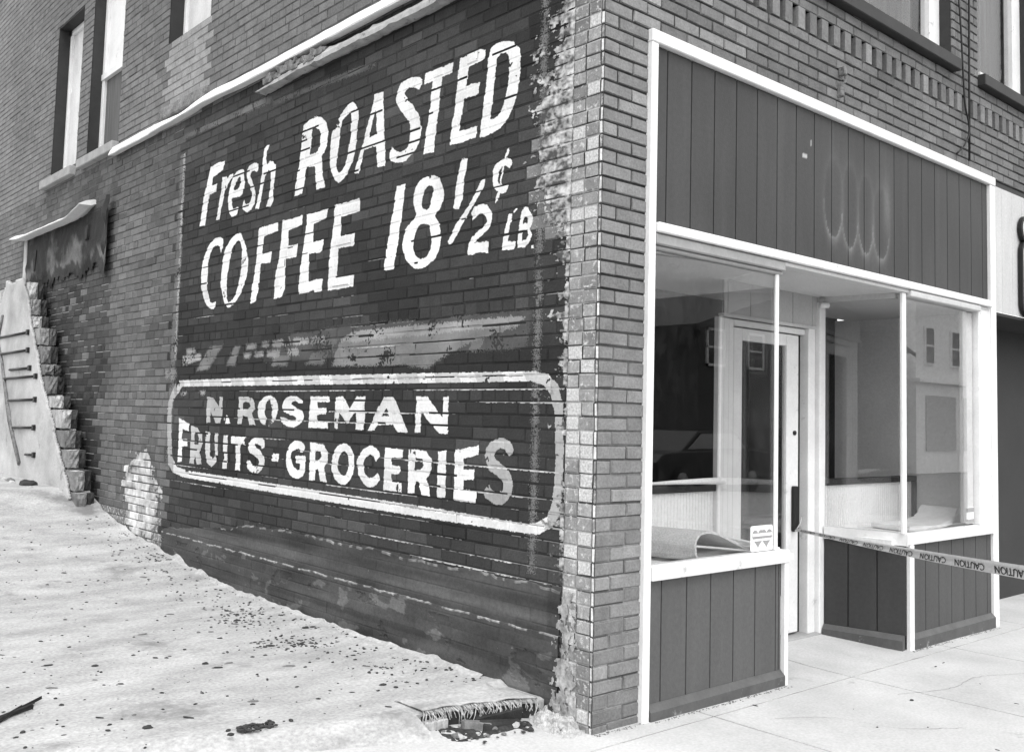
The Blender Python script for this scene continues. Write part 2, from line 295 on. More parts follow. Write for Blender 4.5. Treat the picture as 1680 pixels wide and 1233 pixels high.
 ('price','2',0,0.97,[[(1.006,2.276),(0.961,2.267),(0.922,2.279),(0.826,2.265),(0.824,2.327),(0.915,2.333),(0.949,2.332),(0.897,2.361),(0.822,2.395),(0.8,2.442),(0.807,2.492),(0.846,2.529),(0.905,2.543),(0.953,2.533),(0.977,2.504),(0.965,2.458),(0.922,2.487),(0.883,2.488),(0.849,2.467),(0.842,2.435),(0.88,2.409),(0.966,2.369),(0.994,2.341)]]),
 ('price','c',1,0.97,[[(0.736,2.577),(0.69,2.576),(0.674,2.601),(0.682,2.618),(0.71,2.616),(0.737,2.621),(0.757,2.64),(0.757,2.689),(0.737,2.714),(0.709,2.721),(0.686,2.713),(0.663,2.703),(0.65,2.726),(0.665,2.75),(0.701,2.76),(0.752,2.754),(0.789,2.732),(0.806,2.685),(0.799,2.634),(0.774,2.599)]]),
 ('price','c',0,0.97,[[(0.771,2.527),(0.744,2.557),(0.728,2.623),(0.713,2.713),(0.697,2.759),(0.669,2.794),(0.673,2.813),(0.689,2.801),(0.711,2.762),(0.727,2.715),(0.739,2.624),(0.759,2.584),(0.776,2.55)]]),
 ('price','L',0,0.95,[[(0.714,2.265),(0.614,2.261),(0.602,2.3),(0.665,2.308),(0.65,2.378),(0.635,2.452),(0.662,2.456),(0.675,2.43),(0.69,2.365),(0.707,2.313)],[(0.626,2.451),(0.591,2.47),(0.609,2.473),(0.631,2.461)]]),
 ('price','B',0,0.85,[[(0.59,2.265),(0.535,2.262),(0.497,2.287),(0.481,2.321),(0.499,2.353),(0.479,2.385),(0.482,2.427),(0.512,2.467),(0.547,2.472),(0.566,2.445),(0.575,2.386),(0.588,2.322)],[(0.556,2.297),(0.524,2.302),(0.507,2.324),(0.517,2.349),(0.551,2.347)],[(0.55,2.383),(0.522,2.385),(0.514,2.408),(0.532,2.422),(0.545,2.412)]]),
 ('price','.',0,0.95,[[(0.479,2.25),(0.459,2.25),(0.465,2.263),(0.477,2.264)]]),
 ('roseman','N',0,0.55,[[(4.255,1.279),(4.186,1.284),(4.192,1.373),(4.087,1.282),(4.011,1.281),(3.975,1.356),(3.986,1.487),(4.041,1.487),(4.04,1.408),(4.154,1.48),(4.263,1.487),(4.268,1.386)]]),
 ('roseman','.',0,0.9,[[(3.92,1.281),(3.829,1.283),(3.877,1.335),(3.901,1.351),(3.911,1.312)],[(3.969,1.301),(3.937,1.305),(3.935,1.331),(3.965,1.331)]]),
 ('roseman','R',0,0.6,[[(3.711,1.284),(3.646,1.285),(3.624,1.349),(3.555,1.34),(3.509,1.282),(3.415,1.281),(3.467,1.339),(3.484,1.369),(3.434,1.401),(3.444,1.444),(3.494,1.478),(3.563,1.487),(3.708,1.487),(3.708,1.392)],[(3.629,1.393),(3.554,1.397),(3.508,1.416),(3.531,1.444),(3.593,1.451),(3.633,1.44)]]),
 ('roseman','O',1,0.9,[[(3.247,1.279),(3.346,1.307),(3.391,1.371),(3.378,1.438),(3.311,1.481),(3.223,1.497),(3.139,1.476),(3.091,1.422),(3.092,1.369),(3.131,1.32),(3.185,1.289)],[(3.226,1.325),(3.184,1.349),(3.176,1.398),(3.199,1.448),(3.232,1.466),(3.268,1.442),(3.283,1.396),(3.266,1.345)]]),
 ('roseman','S',1,0.9,[[(3.044,1.336),(3.005,1.299),(2.919,1.28),(2.837,1.282),(2.758,1.311),(2.724,1.352),(2.744,1.385),(2.834,1.415),(2.898,1.435),(2.893,1.453),(2.845,1.459),(2.796,1.446),(2.742,1.443),(2.757,1.466),(2.848,1.492),(2.965,1.483),(3.025,1.441),(3.021,1.396),(2.941,1.369),(2.843,1.35),(2.834,1.333),(2.881,1.319),(2.952,1.334),(3.017,1.347)]]),
 ('roseman','E',0,0.93,[[(2.656,1.281),(2.401,1.281),(2.401,1.326),(2.537,1.326),(2.546,1.368),(2.433,1.376),(2.424,1.415),(2.543,1.414),(2.547,1.454),(2.398,1.454),(2.398,1.49),(2.64,1.49),(2.648,1.4)]]),
 ('roseman','M',0,0.85,[[(2.322,1.285),(2.268,1.284),(2.267,1.391),(2.169,1.314),(2.071,1.4),(2.063,1.282),(1.975,1.283),(1.969,1.389),(1.973,1.49),(2.066,1.49),(2.147,1.415),(2.229,1.49),(2.319,1.487),(2.323,1.378)]]),
 ('roseman','A',0,0.85,[[(1.934,1.281),(1.863,1.281),(1.828,1.318),(1.665,1.323),(1.611,1.279),(1.506,1.28),(1.577,1.377),(1.665,1.487),(1.769,1.487),(1.818,1.427)],[(1.788,1.372),(1.699,1.372),(1.744,1.422)]]),
 ('roseman','N',0,0.9,[[(1.437,1.282),(1.384,1.283),(1.383,1.403),(1.21,1.283),(1.132,1.283),(1.13,1.386),(1.13,1.489),(1.182,1.489),(1.181,1.374),(1.328,1.49),(1.436,1.491),(1.437,1.382)]]),
 ('fruits','F',0,0.95,[[(4.783,0.942),(4.693,0.95),(4.708,1.074),(4.604,1.082),(4.603,1.137),(4.712,1.137),(4.714,1.22),(4.586,1.203),(4.585,1.265),(4.794,1.31),(4.781,1.134)]]),
 ('fruits','R',0,0.6,[[(4.538,0.944),(4.448,0.945),(4.449,1.023),(4.399,0.944),(4.309,0.949),(4.355,1.048),(4.308,1.117),(4.323,1.183),(4.409,1.235),(4.545,1.252),(4.538,1.108)],[(4.461,1.101),(4.394,1.103),(4.38,1.155),(4.412,1.194),(4.468,1.186)]]),
 ('fruits','U',0,0.7,[[(4.263,1.212),(4.178,1.208),(4.176,1.121),(4.158,1.03),(4.108,0.999),(4.066,1.027),(4.083,1.112),(4.093,1.203),(4.033,1.202),(4.025,1.062),(4.038,0.977),(4.124,0.936),(4.212,0.968),(4.253,1.052)]]),
 ('fruits','I',0,0.75,[[(3.93,0.937),(3.85,0.938),(3.854,1.069),(3.862,1.191),(3.935,1.192),(3.93,1.079)]]),
 ('fruits','T',0,0.9,[[(3.712,0.937),(3.631,0.938),(3.644,1.128),(3.561,1.13),(3.558,1.188),(3.804,1.187),(3.802,1.129),(3.723,1.129),(3.712,1.025)]]),
 ('fruits','S',1,0.9,[[(3.529,1.006),(3.497,0.955),(3.402,0.933),(3.312,0.947),(3.259,0.999),(3.264,1.052),(3.326,1.098),(3.4,1.122),(3.421,1.137),(3.383,1.147),(3.33,1.134),(3.295,1.114),(3.26,1.143),(3.282,1.178),(3.368,1.197),(3.465,1.175),(3.514,1.127),(3.496,1.085),(3.4,1.052),(3.345,1.024),(3.355,0.993),(3.394,0.985),(3.448,0.998),(3.483,1.02)]]),
 ('fruits','-',0,0.95,[[(3.149,1.034),(3.05,1.033),(3.046,1.086),(3.141,1.087)]]),
 ('groceries','G',1,0.93,[[(2.78,0.934),(2.702,0.953),(2.677,1.001),(2.672,1.047),(2.68,1.088),(2.786,1.085),(2.806,1.074),(2.8,1.037),(2.746,1.037),(2.743,1.003),(2.778,0.991),(2.834,1.012),(2.87,1.057),(2.863,1.105),(2.81,1.131),(2.763,1.13),(2.728,1.111),(2.691,1.146),(2.734,1.178),(2.815,1.189),(2.895,1.158),(2.939,1.102),(2.941,1.04),(2.914,0.98),(2.849,0.94)]]),
 ('groceries','R',0,0.93,[[(2.615,0.933),(2.542,0.935),(2.539,1.005),(2.506,1.01),(2.468,0.935),(2.387,0.934),(2.431,1.024),(2.382,1.075),(2.389,1.126),(2.449,1.175),(2.622,1.185),(2.618,1.056)],[(2.548,1.067),(2.491,1.073),(2.462,1.1),(2.489,1.128),(2.549,1.132)]]),
 ('groceries','O',1,0.93,[[(2.189,0.93),(2.273,0.951),(2.325,1.001),(2.336,1.071),(2.311,1.136),(2.254,1.179),(2.19,1.191),(2.124,1.172),(2.08,1.121),(2.071,1.066),(2.089,1.003),(2.138,0.95)],[(2.187,0.988),(2.148,1.012),(2.138,1.068),(2.149,1.118),(2.186,1.14),(2.227,1.133),(2.254,1.1),(2.263,1.056),(2.247,1.006)]]),
 ('groceries','C',1,0.9,[[(1.884,0.935),(1.962,0.956),(2.016,1.007),(2.035,1.068),(2.013,1.13),(1.965,1.169),(1.895,1.189),(1.829,1.174),(1.795,1.137),(1.83,1.096),(1.858,1.125),(1.897,1.134),(1.934,1.115),(1.959,1.078),(1.954,1.035),(1.921,1.001),(1.872,0.995),(1.835,1.009),(1.806,1.029),(1.782,0.992),(1.81,0.96)]]),
 ('groceries','E',0,0.93,[[(1.74,0.93),(1.55,0.931),(1.552,0.984),(1.657,0.985),(1.66,1.032),(1.581,1.033),(1.569,1.081),(1.666,1.084),(1.669,1.128),(1.552,1.129),(1.55,1.18),(1.742,1.183),(1.74,1.06)]]),
 ('groceries','R',0,0.93,[[(1.494,0.932),(1.419,0.935),(1.419,1.003),(1.386,1.005),(1.352,0.928),(1.27,0.931),(1.312,1.022),(1.265,1.08),(1.27,1.138),(1.321,1.177),(1.396,1.185),(1.493,1.184),(1.494,1.061)],[(1.423,1.068),(1.37,1.071),(1.338,1.096),(1.358,1.134),(1.427,1.139)]]),
 ('groceries','I',0,0.85,[[(1.211,0.928),(1.135,0.931),(1.134,1.053),(1.137,1.19),(1.209,1.184),(1.21,1.066)]]),
 ('groceries','E',0,0.95,[[(1.059,0.923),(0.869,0.925),(0.869,0.984),(0.982,0.99),(0.978,1.04),(0.892,1.046),(0.892,1.101),(0.98,1.096),(0.983,1.155),(0.859,1.18),(0.861,1.231),(0.975,1.209),(1.06,1.198),(1.06,1.069)]]),
 ('groceries','S',1,0.42,[[(0.809,0.989),(0.772,0.951),(0.672,0.929),(0.601,0.975),(0.58,1.034),(0.597,1.091),(0.655,1.136),(0.714,1.165),(0.728,1.192),(0.7,1.215),(0.651,1.219),(0.609,1.186),(0.576,1.214),(0.603,1.256),(0.677,1.276),(0.751,1.256),(0.796,1.21),(0.802,1.161),(0.766,1.108),(0.685,1.07),(0.652,1.04),(0.666,1.002),(0.724,0.998),(0.749,1.012),(0.767,1.03)]]),
 ('border','border',0,0.8,[[(4.965,1.542),(4.886,1.624),(2.733,1.632),(1.345,1.625),(0.424,1.618),(0.335,1.601),(0.269,1.552),(0.232,1.477),(0.217,1.374),(0.219,1.168),(0.222,1.021),(0.236,0.918),(0.289,0.854),(0.374,0.813),(0.485,0.807),(1.301,0.806),(3.091,0.813),(4.661,0.825),(4.878,0.853),(4.976,0.919),(5.042,1.228),(5.043,1.437)],[(4.882,1.49),(4.753,1.572),(2.728,1.57),(1.342,1.568),(0.467,1.569),(0.364,1.547),(0.31,1.492),(0.281,1.402),(0.273,1.165),(0.278,1.046),(0.292,0.957),(0.325,0.901),(0.398,0.864),(0.487,0.855),(1.304,0.867),(3.097,0.876),(4.547,0.882),(4.795,0.903),(4.893,0.975),(4.951,1.23),(4.952,1.438)]]),
 ('ghost','g',0,0.3,[[(2.382,1.691),(2.281,1.847),(2.138,1.9),(1.603,1.902),(0.918,1.899),(0.534,1.899),(0.593,1.855),(0.812,1.818),(1.017,1.777),(1.234,1.699),(1.346,1.649),(1.59,1.68),(1.716,1.675)]]),
 ('ghost','g',0,0.45,[[(2.281,1.855),(2.103,1.898),(1.36,1.9),(0.539,1.899),(0.57,1.866),(1.357,1.854),(1.994,1.85),(2.063,1.838)]]),
 ('ghost','g',0,0.28,[[(4.501,1.7),(4.256,1.891),(4.023,1.892),(4.269,1.705)]]),
 ('ghost','g',0,0.24,[[(3.963,1.727),(3.82,1.874),(3.717,1.88),(3.804,1.724)]]),
 ('ghost','g',0,0.2,[[(2.739,1.707),(2.51,1.857),(2.342,1.866),(2.498,1.702)]]),
 ('ghost','g',0,0.25,[[(3.218,1.71),(3.16,1.774),(2.956,1.773),(2.994,1.705)]]),
 ('ghost','g',0,0.5,[[(4.774,1.746),(4.785,1.829),(4.423,1.838),(4.417,1.788)]]),
 ('ghost','g',0,0.42,[[(3.617,1.885),(3.46,1.883),(3.456,1.842),(3.613,1.843)]]),
 ('ghost','g',0,0.42,[[(3.374,1.889),(3.262,1.888),(3.258,1.848),(3.371,1.848)]]),
 ('ghost','g',0,0.42,[[(3.207,1.891),(3.08,1.889),(3.077,1.85),(3.203,1.851)]]),
 ('ghost','g',0,0.42,[[(3.054,1.893),(2.966,1.893),(2.963,1.854),(3.051,1.853)]]),
 ('ghost','g',0,0.42,[[(2.906,1.89),(2.804,1.89),(2.801,1.852),(2.903,1.852)]]),
 ('ghost','g',0,0.42,[[(2.779,1.889),(2.713,1.89),(2.71,1.853),(2.776,1.851)]]),
 ('ghost','g',0,0.42,[[(2.656,1.888),(2.496,1.885),(2.494,1.848),(2.653,1.85)]]),
 ('ghost','g',0,0.42,[[(3.661,1.817),(3.541,1.818),(3.537,1.777),(3.656,1.776)]]),
 ('ghost','g',0,0.42,[[(3.483,1.821),(3.349,1.82),(3.345,1.78),(3.479,1.78)]]),
 ('ghost','g',0,0.42,[[(3.293,1.819),(3.11,1.817),(3.106,1.777),(3.289,1.778)]]),
 ('ghost','g',0,0.42,[[(2.969,1.82),(2.849,1.82),(2.846,1.782),(2.965,1.781)]]),
 ('ghost','g',0,0.42,[[(4.717,1.888),(4.547,1.887),(4.541,1.842),(4.712,1.842)]]),
 ('ghost','g',0,0.6,[[(4.797,1.526),(4.673,1.525),(4.695,1.5),(4.769,1.5)]]),
 ('ghost','g',0,0.6,[[(4.411,1.535),(4.319,1.539),(4.326,1.505),(4.395,1.5)]]),
 ('ghost','g',0,0.35,[[(5.16,1.723),(4.897,1.718),(4.887,1.635),(5.122,1.638)]]),
]
DEB=[(-0.67,5.25,1),(-0.84,5.01,2),(-1.03,4.68,1),(-0.97,4.47,1),(-0.63,4.36,1),(-1.25,3.99,1),(-0.8,4.06,1),(-0.89,3.94,1),(-1.1,4.0,1),(-0.41,3.64,3),(-1.36,3.43,1),(-1.28,3.36,1),(-0.99,3.09,3),(-1.26,3.05,2),(-1.58,2.8,4),(-1.49,2.92,2),(-1.12,2.62,2),(-1.04,2.52,2),(-1.0,2.78,1),(-0.86,2.67,2),(-0.8,2.69,2),(-0.67,2.73,2),(-0.6,2.81,2),(-0.58,2.79,1),(-0.76,2.54,3),(-0.69,2.52,4),(-0.72,2.33,5),(-1.0,2.18,3),(-1.2,2.09,4),(-1.07,2.25,1),(-1.79,2.52,2),(-1.65,2.32,1),(-1.5,2.33,1),(-1.51,2.11,5),(-1.41,2.12,1),(-1.29,1.93,1),(-1.03,1.84,4),(-1.74,2.06,2),(-1.76,2.0,1),(-1.56,1.94,2),(-1.58,1.96,1),(-1.52,1.71,4),(-1.54,1.71,2),(-1.51,1.77,1),(-1.57,1.72,1),(-1.24,1.56,1),(-0.91,1.49,2),(-0.92,1.46,2),(-1.2,1.22,2),(-1.84,1.76,2),(-1.84,1.65,3),(-1.85,1.53,3),(-1.74,1.56,2),(-1.62,1.47,1),(-1.65,1.19,3),(-1.53,1.15,2),(-1.78,1.24,4),(-1.48,1.01,6),(-1.67,0.98,5),(-1.81,1.05,4),(-1.78,1.12,3),(-1.93,1.32,2),(-1.95,1.26,2),(-1.94,1.21,2),(-2.09,1.24,3),(-2.01,1.25,2),(-2.05,1.25,2),(-2.08,1.27,2),(-1.97,1.1,3),(-0.3,5.12,6),(-0.14,4.89,4),(-0.4,5.03,2),(-0.1,4.64,5),(-0.28,4.93,1),(-0.48,2.75,4),(-0.42,2.72,6),(-0.4,2.58,4),(-0.35,2.87,4),(-0.35,3.02,4),(-0.24,3.02,4),(-0.6,2.0,4),(-0.56,2.01,5),(-0.75,2.02,2),(-0.12,4.41,3),(-0.41,3.64,3),(-0.38,2.21,3),(-0.44,2.01,4),(-0.4,1.94,6),(-0.34,1.93,5),(-0.29,1.86,3),(-0.47,2.05,3),(-0.55,2.01,4),(-0.6,2.01,3),(-0.63,1.99,2),(-0.31,2.46,2),(-0.49,1.6,3),(-0.57,1.55,3),(-0.66,1.61,2),(-0.47,1.48,2),(-0.38,1.68,3),(-0.31,1.66,2),(-0.3,1.54,4),(-0.34,1.54,3),(-0.4,1.21,2),(-0.34,1.25,3),(-0.32,1.22,2),(-0.31,1.21,2),(-0.3,1.17,1),(-0.51,0.94,5),(-0.48,0.87,3),(-0.67,1.1,2),(-0.86,1.17,3),(-0.69,0.63,4),(-0.68,0.52,3),(-0.6,0.53,3),(-0.78,0.52,2),(-1.1,0.6,2),(-1.01,0.39,3),(-0.11,1.22,3),(-0.15,1.08,4),(-0.16,1.72,3),(-1.2,1.22,2),(-1.05,1.08,1),(-1.24,1.56,1),(-0.91,1.49,2),(-0.91,1.38,2),(-0.12,2.29,6),(-0.17,2.29,5)]
# ================================================================== the corner building
B = empty('corner_building', (0, 0, 0), label='two-storey brick corner building with a painted coffee sign on its dark side wall', cat='building')
SIDE_H = [(7.95, 8.85, 4.07, 5.85), (6.65, 7.6, 4.07, 6.3), (4.57, 5.46, 4.69, 6.3)]
def P_side(u, v, h): return (-h, u, v)
def P_front(u, v, h): return (u, -h, v)
def tone_side(u, v, r1, r2, ln):
    nz = fb(u * .9, v * .9, 3); row = int((v - Z0) / CR)
    D = (.03, 0)
    if u < .022:
        t = (.62 + .1 * r2, .1) if r1 < .8 else (.3, .6)
        return t, (.05, .3), (.05, .2)
    if u < .115 or (u < .21 and ln < .12):
        t = (.22 + .14 * r1 + .14 * nz, .55)
        if r2 < .3: t = (.45 + .2 * r1, .9)
        return t, (.4 if r2 < .7 else .1, .5), (.3 if r1 < .6 else .03, .3)
    if u < .21: return (.22 + .2 * r1 * r1 + .14 * nz, .6 + .4 * r2), (.36 if r1 < .7 else .08, .5), (.42, .5)
    if v > 3.93:
        if 4.57 < u < 5.46 and v < 4.69: return (.30 + .08 * r1, .25), (.22, .3), (.2, .3)
        t = .185 + .05 * (r1 - .5) + .05 * nz + max(0, min(.06, (u - 9) * .03))
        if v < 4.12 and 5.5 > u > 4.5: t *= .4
        return (t, .04), (.085, .05), (.085, .05)
    if u > 6.65:
        if u > 9.75 or v > 3.44: return (.17 + .06 * (r1 - .5) + .05 * nz - (.06 if u < 9 else 0), .05), (.1, .1), (.1, .1)
        if v > 2.7: return (.06 + .03 * r1, .1), D, D
        t = .055 + .04 * (r1 - .5) + .06 * nz
        if r2 > .9: t += .10
        return (max(.02, t), .3), (.06 if r2 < .6 else .3, .3), (.04, .2)
    if u > 5.03:
        if v < .45: return (.14 + .12 * r1, .6), (.2, .5), (.08, .5)
        t = .138 + .06 * (r1 - .5) + .08 * nz + .05 * fb(u * 4, v * 4, 2)
        if v > 3.2: t *= .75
        return (max(.04, t), .22), (.09 if r2 < .75 else .26, .3), (.07, .2)
    # painted field
    edge = .44 + .06 * n3(v * 6, 1.7)
    if u < edge and v > 2.3 - .1 * r1 and (nz + .25 * (r2 - .5) + (.44 - u) * 1.6 + (v - 2.9) * .12) > .12:
        return (.15 + .12 * r1, .45), (.3, .4), (.1, .2)
    t = .036 + .014 * (r1 - .5) + .026 * nz + .016 * fb(u * 1.3, v * 7, 6)
    if v > 3.1: t *= 1 + .35 * min(1, (v - 3.1) / .5)
    if 1.63 < v < 1.74: t = .020
    if r2 > .93: t *= 1.5
    if v < .75: t *= 1.25
    ch = .06 + max(0, .35 - abs(u - .3)) * .5
    if v < 2.75:
        k = n3(u * .55 + 9, row * 3.7); lim = .12 if v > 1.62 else (.0 if u < 2.6 else .14)
        if v < 1.1: lim -= .12
        return (t, ch), (.016, .10), (t * .7, .08)
    k = n3(u * .9 + 4, row * 2.9)
    return (t, ch * .6), (.02, .03), (t * .75, .02)
SB = Bricks(17.0, 8.8, .21, SIDE_H, 3, lead=([.022, .115, .21], [.022, .115, .21]), dep=-.0035, cham=.003, jit=.0016)
KT = .78
def scaled(f): return lambda *a: tuple((q[0] * (KT if q[0] < .4 else .95), q[1]) for q in f(*a))
SB.build('side_wall', P_side, scaled(tone_side), B, flip=True)
# front
FRONT_H = [(.335, 14.1, -9, 3.36), (-1, 14.1, 58 * CR + Z0 - .001, 60 * CR + Z0 + .001), (1.9, 3.77, 4.135, 6.6), (4.235, 5.3, 4.135, 6.6), (5.75, 6.8, 4.135, 6.6)]
def tone_front(u, v, r1, r2, ln):
    nz = fb(u * 1.3, v * 1.3, 8)
    t = .185 + .05 * (r1 - .5) + .05 * nz
    ch = .03
    if u < .34:
        t += .055
        if r2 > .8: t += .07; ch = .25
        if v > 2.9 or v < .3: ch += .15
        if v < .1: t *= .8
    if v > 3.36 and u < 1.1 and r2 > .6: t += .07; ch = .3
    if v > 3.36 and r2 > .88: t += .04
    mt = .035 if v > 2.0 else (.05 + .28 * min(1, (2.0 - v) / 1.2) * (1 if r1 < .75 else .3))
    return (t, ch), (mt, .05), (mt * .8, .05)
FB = Bricks(14.0, 8.8, .213, FRONT_H, 5, half=.005, cham=.0035, dep=-.007, jit=.0015)
FB.build('front_wall', P_front, scaled(tone_front), B)
# dentil course
zd0, zd1 = 58 * CR + Z0, 60 * CR + Z0
V = []; F = []; T = []
def hexa(x0, x1, y0, y1, z0, z1, tone):
    i = len(V); V.extend([(x0, y0, z0), (x1, y0, z0), (x1, y1, z0), (x0, y1, z0), (x0, y0, z1), (x1, y0, z1), (x1, y1, z1), (x0, y1, z1)])
    for f in ((0, 1, 5, 4), (1, 2, 6, 5), (2, 3, 7, 6), (3, 0, 4, 7), (4, 5, 6, 7), (3, 2, 1, 0)): F.append(tuple(i + k for k in f)); T.append((tone, .05))
k = 0
x = .06
while x < 13.9:
    jx = random.uniform(-.003, .003); hexa(x + jx, x + .074 + jx, -.006 + random.uniform(-.002, .002), .05, zd0 + .004, zd1 - .003, .13 + .05 * random.random() + (.05 if random.random() < .3 else 0)); x += .1354
hexa(0.02, 14, .11, .13, zd0 - .25, zd1 + .25, .008)  # near-black backing paints in the shade between the dentils
mesh('dentil_course', V, F, M_BRICK, B, tone=T)
# closing faces so the building stays solid from a step aside
box('roof', .02, 14, .08, 16.9, 8.7, 8.79, M_TAR, B, 0)
# --- upper windows
M_WEATH = mat('weathered_board', .62, .8, var=.18, scale=5, spots=(.72, .3, 12), stretch=(1, 1, .5), bump=.15)
def side_window(y0, y1, z0, z1, kind):
    bm = bmesh.new()
    for b in ((.008, .2, y1 + .001, y1 + .06, z0 - .02, z1 + .02), (.008, .2, y0 - .06, y0 - .001, z0 - .02, z1 + .02), (.008, .2, y0, y1, z1 + .001, z1 + .06), (.008, .2, y0, y1, z0 - .05, z0 - .002)): add_box(bm, *b, bev=0)
    wv = bm_obj('window', bm, M_DARK, B)
    xf = .15
    if kind != 1:
        boxes('frame', [(xf - .02, xf + .03, y1 - .05, y1, z0, z1), (xf - .02, xf + .03, y0, y0 + .05, z0, z1), (xf - .02, xf + .03, y0, y1, z1 - .06, z1)], M_WHITE, wv)
        if kind == 0:
            boxes('board', [(xf + .005, xf + .02, y0 + .04, y1 - .04, z0, z0 + 1.02), (xf + .012, xf + .025, y0 + .04, y1 - .04, z0 + 1.02, z1 - .05)], M_WEATH, wv, 0)
        else: box('board', xf + .005, xf + .02, y0 + .04, y1 - .04, z0, z1 - .05, M_WEATH, wv, 0)
    else:
        boxes('frame', [(xf - .03, xf + .03, y1 - .07, y1, z0, z1), (xf - .03, xf + .03, y0, y0 + .06, z0, z1), (xf - .03, xf + .03, y0, y1, z0, z0 + .07), (xf - .04, xf + .02, y0, y1, 4.93, 5.0)], M_WHITE, wv)
        box('shade', xf + .0, xf + .012, y0 + .05, y1 - .06, 5.0, z1, M_WHITE, wv, 0)
        box('pane', xf + .002, xf + .008, y0 + .05, y1 - .06, z0 + .06, 4.94, M_CURT, wv, 0)
        box('curtain', xf + .10, xf + .115, y0, y1, z0, 5.0, M_CURT, wv, 0)
    return wv
w1 = side_window(*SIDE_H[0], 0); w2 = side_window(*SIDE_H[1], 1); w3 = side_window(*SIDE_H[2], 2)
w1['label'] = 'upper window boarded over with pale weathered board'; w2['label'] = 'upper window with white blind and dark lower pane'; w3['label'] = 'upper window partly bricked up below a white board'
box('sill', -.07, .1, 7.93, 9.04, 3.925, 4.03, M_SILL, w1, .008); box('sill', -.07, .1, 6.63, 7.71, 3.945, 4.045, M_SILL, w2, .008)
box('rotten_sill', -.035, .1, 4.55, 5.52, 4.0, 4.11, M_RUST, w3, .01, .012)
def front_window(x0, x1, z0, z1):
    bm = bmesh.new()
    for b in ((x1 + .001, x1 + .06, .009, .3, z0, z1), (x0 - .06, x0 - .001, .009, .3, z0, z1), (x0, x1, .009, .3, z0 - .05, z0 - .002)): add_box(bm, *b, bev=0)
    wv = bm_obj('window', bm, M_DARK, B); y = .12
    boxes('frame', [(x0, x0 + .09, y - .03, y + .04, z0, z1), (x1 - .16, x1, y - .03, y + .04, z0, z1), (x0, x1, y - .03, y + .04, z0, z0 + .06)], M_WHITE, wv)
    box('pane', x0 + .08, x1 - .15, y + .005, y + .009, z0 + .05, z1, M_GLASSU, wv, 0)
    n = 40; vs = []; fs = []
    for i in range(n + 1):
        xx = x0 + (x1 - x0) * i / n; yy = y + .13 + .025 * math.sin(i * 1.9) + .012 * math.sin(i * 4.3); vs += [(xx, yy, z0), (xx, yy, z1)]
        if i: fs.append((2 * i - 2, 2 * i, 2 * i + 1, 2 * i - 1))
    mesh('curtain', vs, fs, M_CURT, wv)
    s = box('sill', x0 - .06 if x0 < 3 else x0 - .01, x1 + .04, -.06, .1, 4.042, 4.133, M_DARK, wv, .006)
    box('sash_sill', x0 + .02, x1 - .02, -.01, .09, 4.136, 4.165, M_WHITE, wv, .004)
    return wv
front_window(1.9, 3.77, 4.135, 6.6); front_window(4.235, 5.3, 4.135, 6.6)
front_window(5.75, 6.8, 4.135, 6.6)
# --- flashings on the side wall
def strip(name, prof, y0, y1, cz, m, n=60, amp=.006, ragged=0, parent=None):
    """prof: closed section [(out, dz)...] swept along Y; cz(y) gives height and thickness scale"""
    vs = []; fs = []; k = len(prof)
    for i in range(n + 1):
        y = y0 + (y1 - y0) * i / n; z, sc = cz(y)
        for q, (o, dz) in enumerate(prof):
            e = amp * n3(y * 5, q * 3.1) + ragged * max(0, fb(y * 9, q * 2.0))
            vs.append((-o - abs(e) * .4, y, z + dz * sc + e))
        if i:
            for q in range(k): q2 = (q + 1) % k; fs.append(((i - 1) * k + q, (i - 1) * k + q2, i * k + q2, i * k + q))
    fs.append(tuple(range(k))); fs.append(tuple(n * k + q for q in reversed(range(k))))
    return mesh(name, vs, fs, m, parent)
def cz1(y):
    sc = 1.0
    if 4.3 < y < 5.7: sc = .55 + .45 * min(1, abs(y - 5.0) / .7)
    z = 3.905 + (.02 * math.exp(-((y - 4.4) / .4) ** 2)) - (.01 if y > 5.6 else 0)
    return z, sc
strip('roof_flashing', [(-.01, .10), (.012, .10), (.055, .075), (.085, .0), (.08, -.008), (.02, .0), (-.01, .02)], .12, 6.66, cz1, M_FLASH, parent=B, n=120)
M_GUT = mat('old_gutter', .36, .7, var=.3, scale=9, dirt=(.58, .05, 16), bump=.4, bscale=30)
gut = strip('gutter_remnant', [(-.01, .075), (.05, .07), (.085, .03), (.085, -.0), (.03, -.005), (-.01, .01)], .12, 3.5, lambda y: (3.77 + .004 * math.sin(y * 3), 1 if y < 2.9 else max(.25, 1 - (y - 2.9) * 1.1)), M_GUT, parent=B, n=90, amp=.008, ragged=.015)
bm = bmesh.new()
for i in range(26):
    y = 2.55 + .8 * i / 25; z = 3.83 + random.uniform(-.02, .03); s = random.uniform(.03, .05)
    add_box(bm, -.085, -.02, y - s, y + s, z - s * .5, z + s * .5, .003, .012)
bm_obj('rusted_lump', bm, M_RUST, gut)
strip('rear_flashing', [(-.01, .075), (.02, .08), (.10, .05), (.17, -.0), (.165, -.008), (.05, -.005), (-.01, .02)], 7.2, 9.8, lambda y: (3.385 + (.09 * max(0, (7.75 - y) / .55) ** 1.5 if y < 7.75 else 0) + (.03 * max(0, y - 9.5) / .3), 1 if y > 7.6 else .8), M_FLASH, parent=B, n=50)
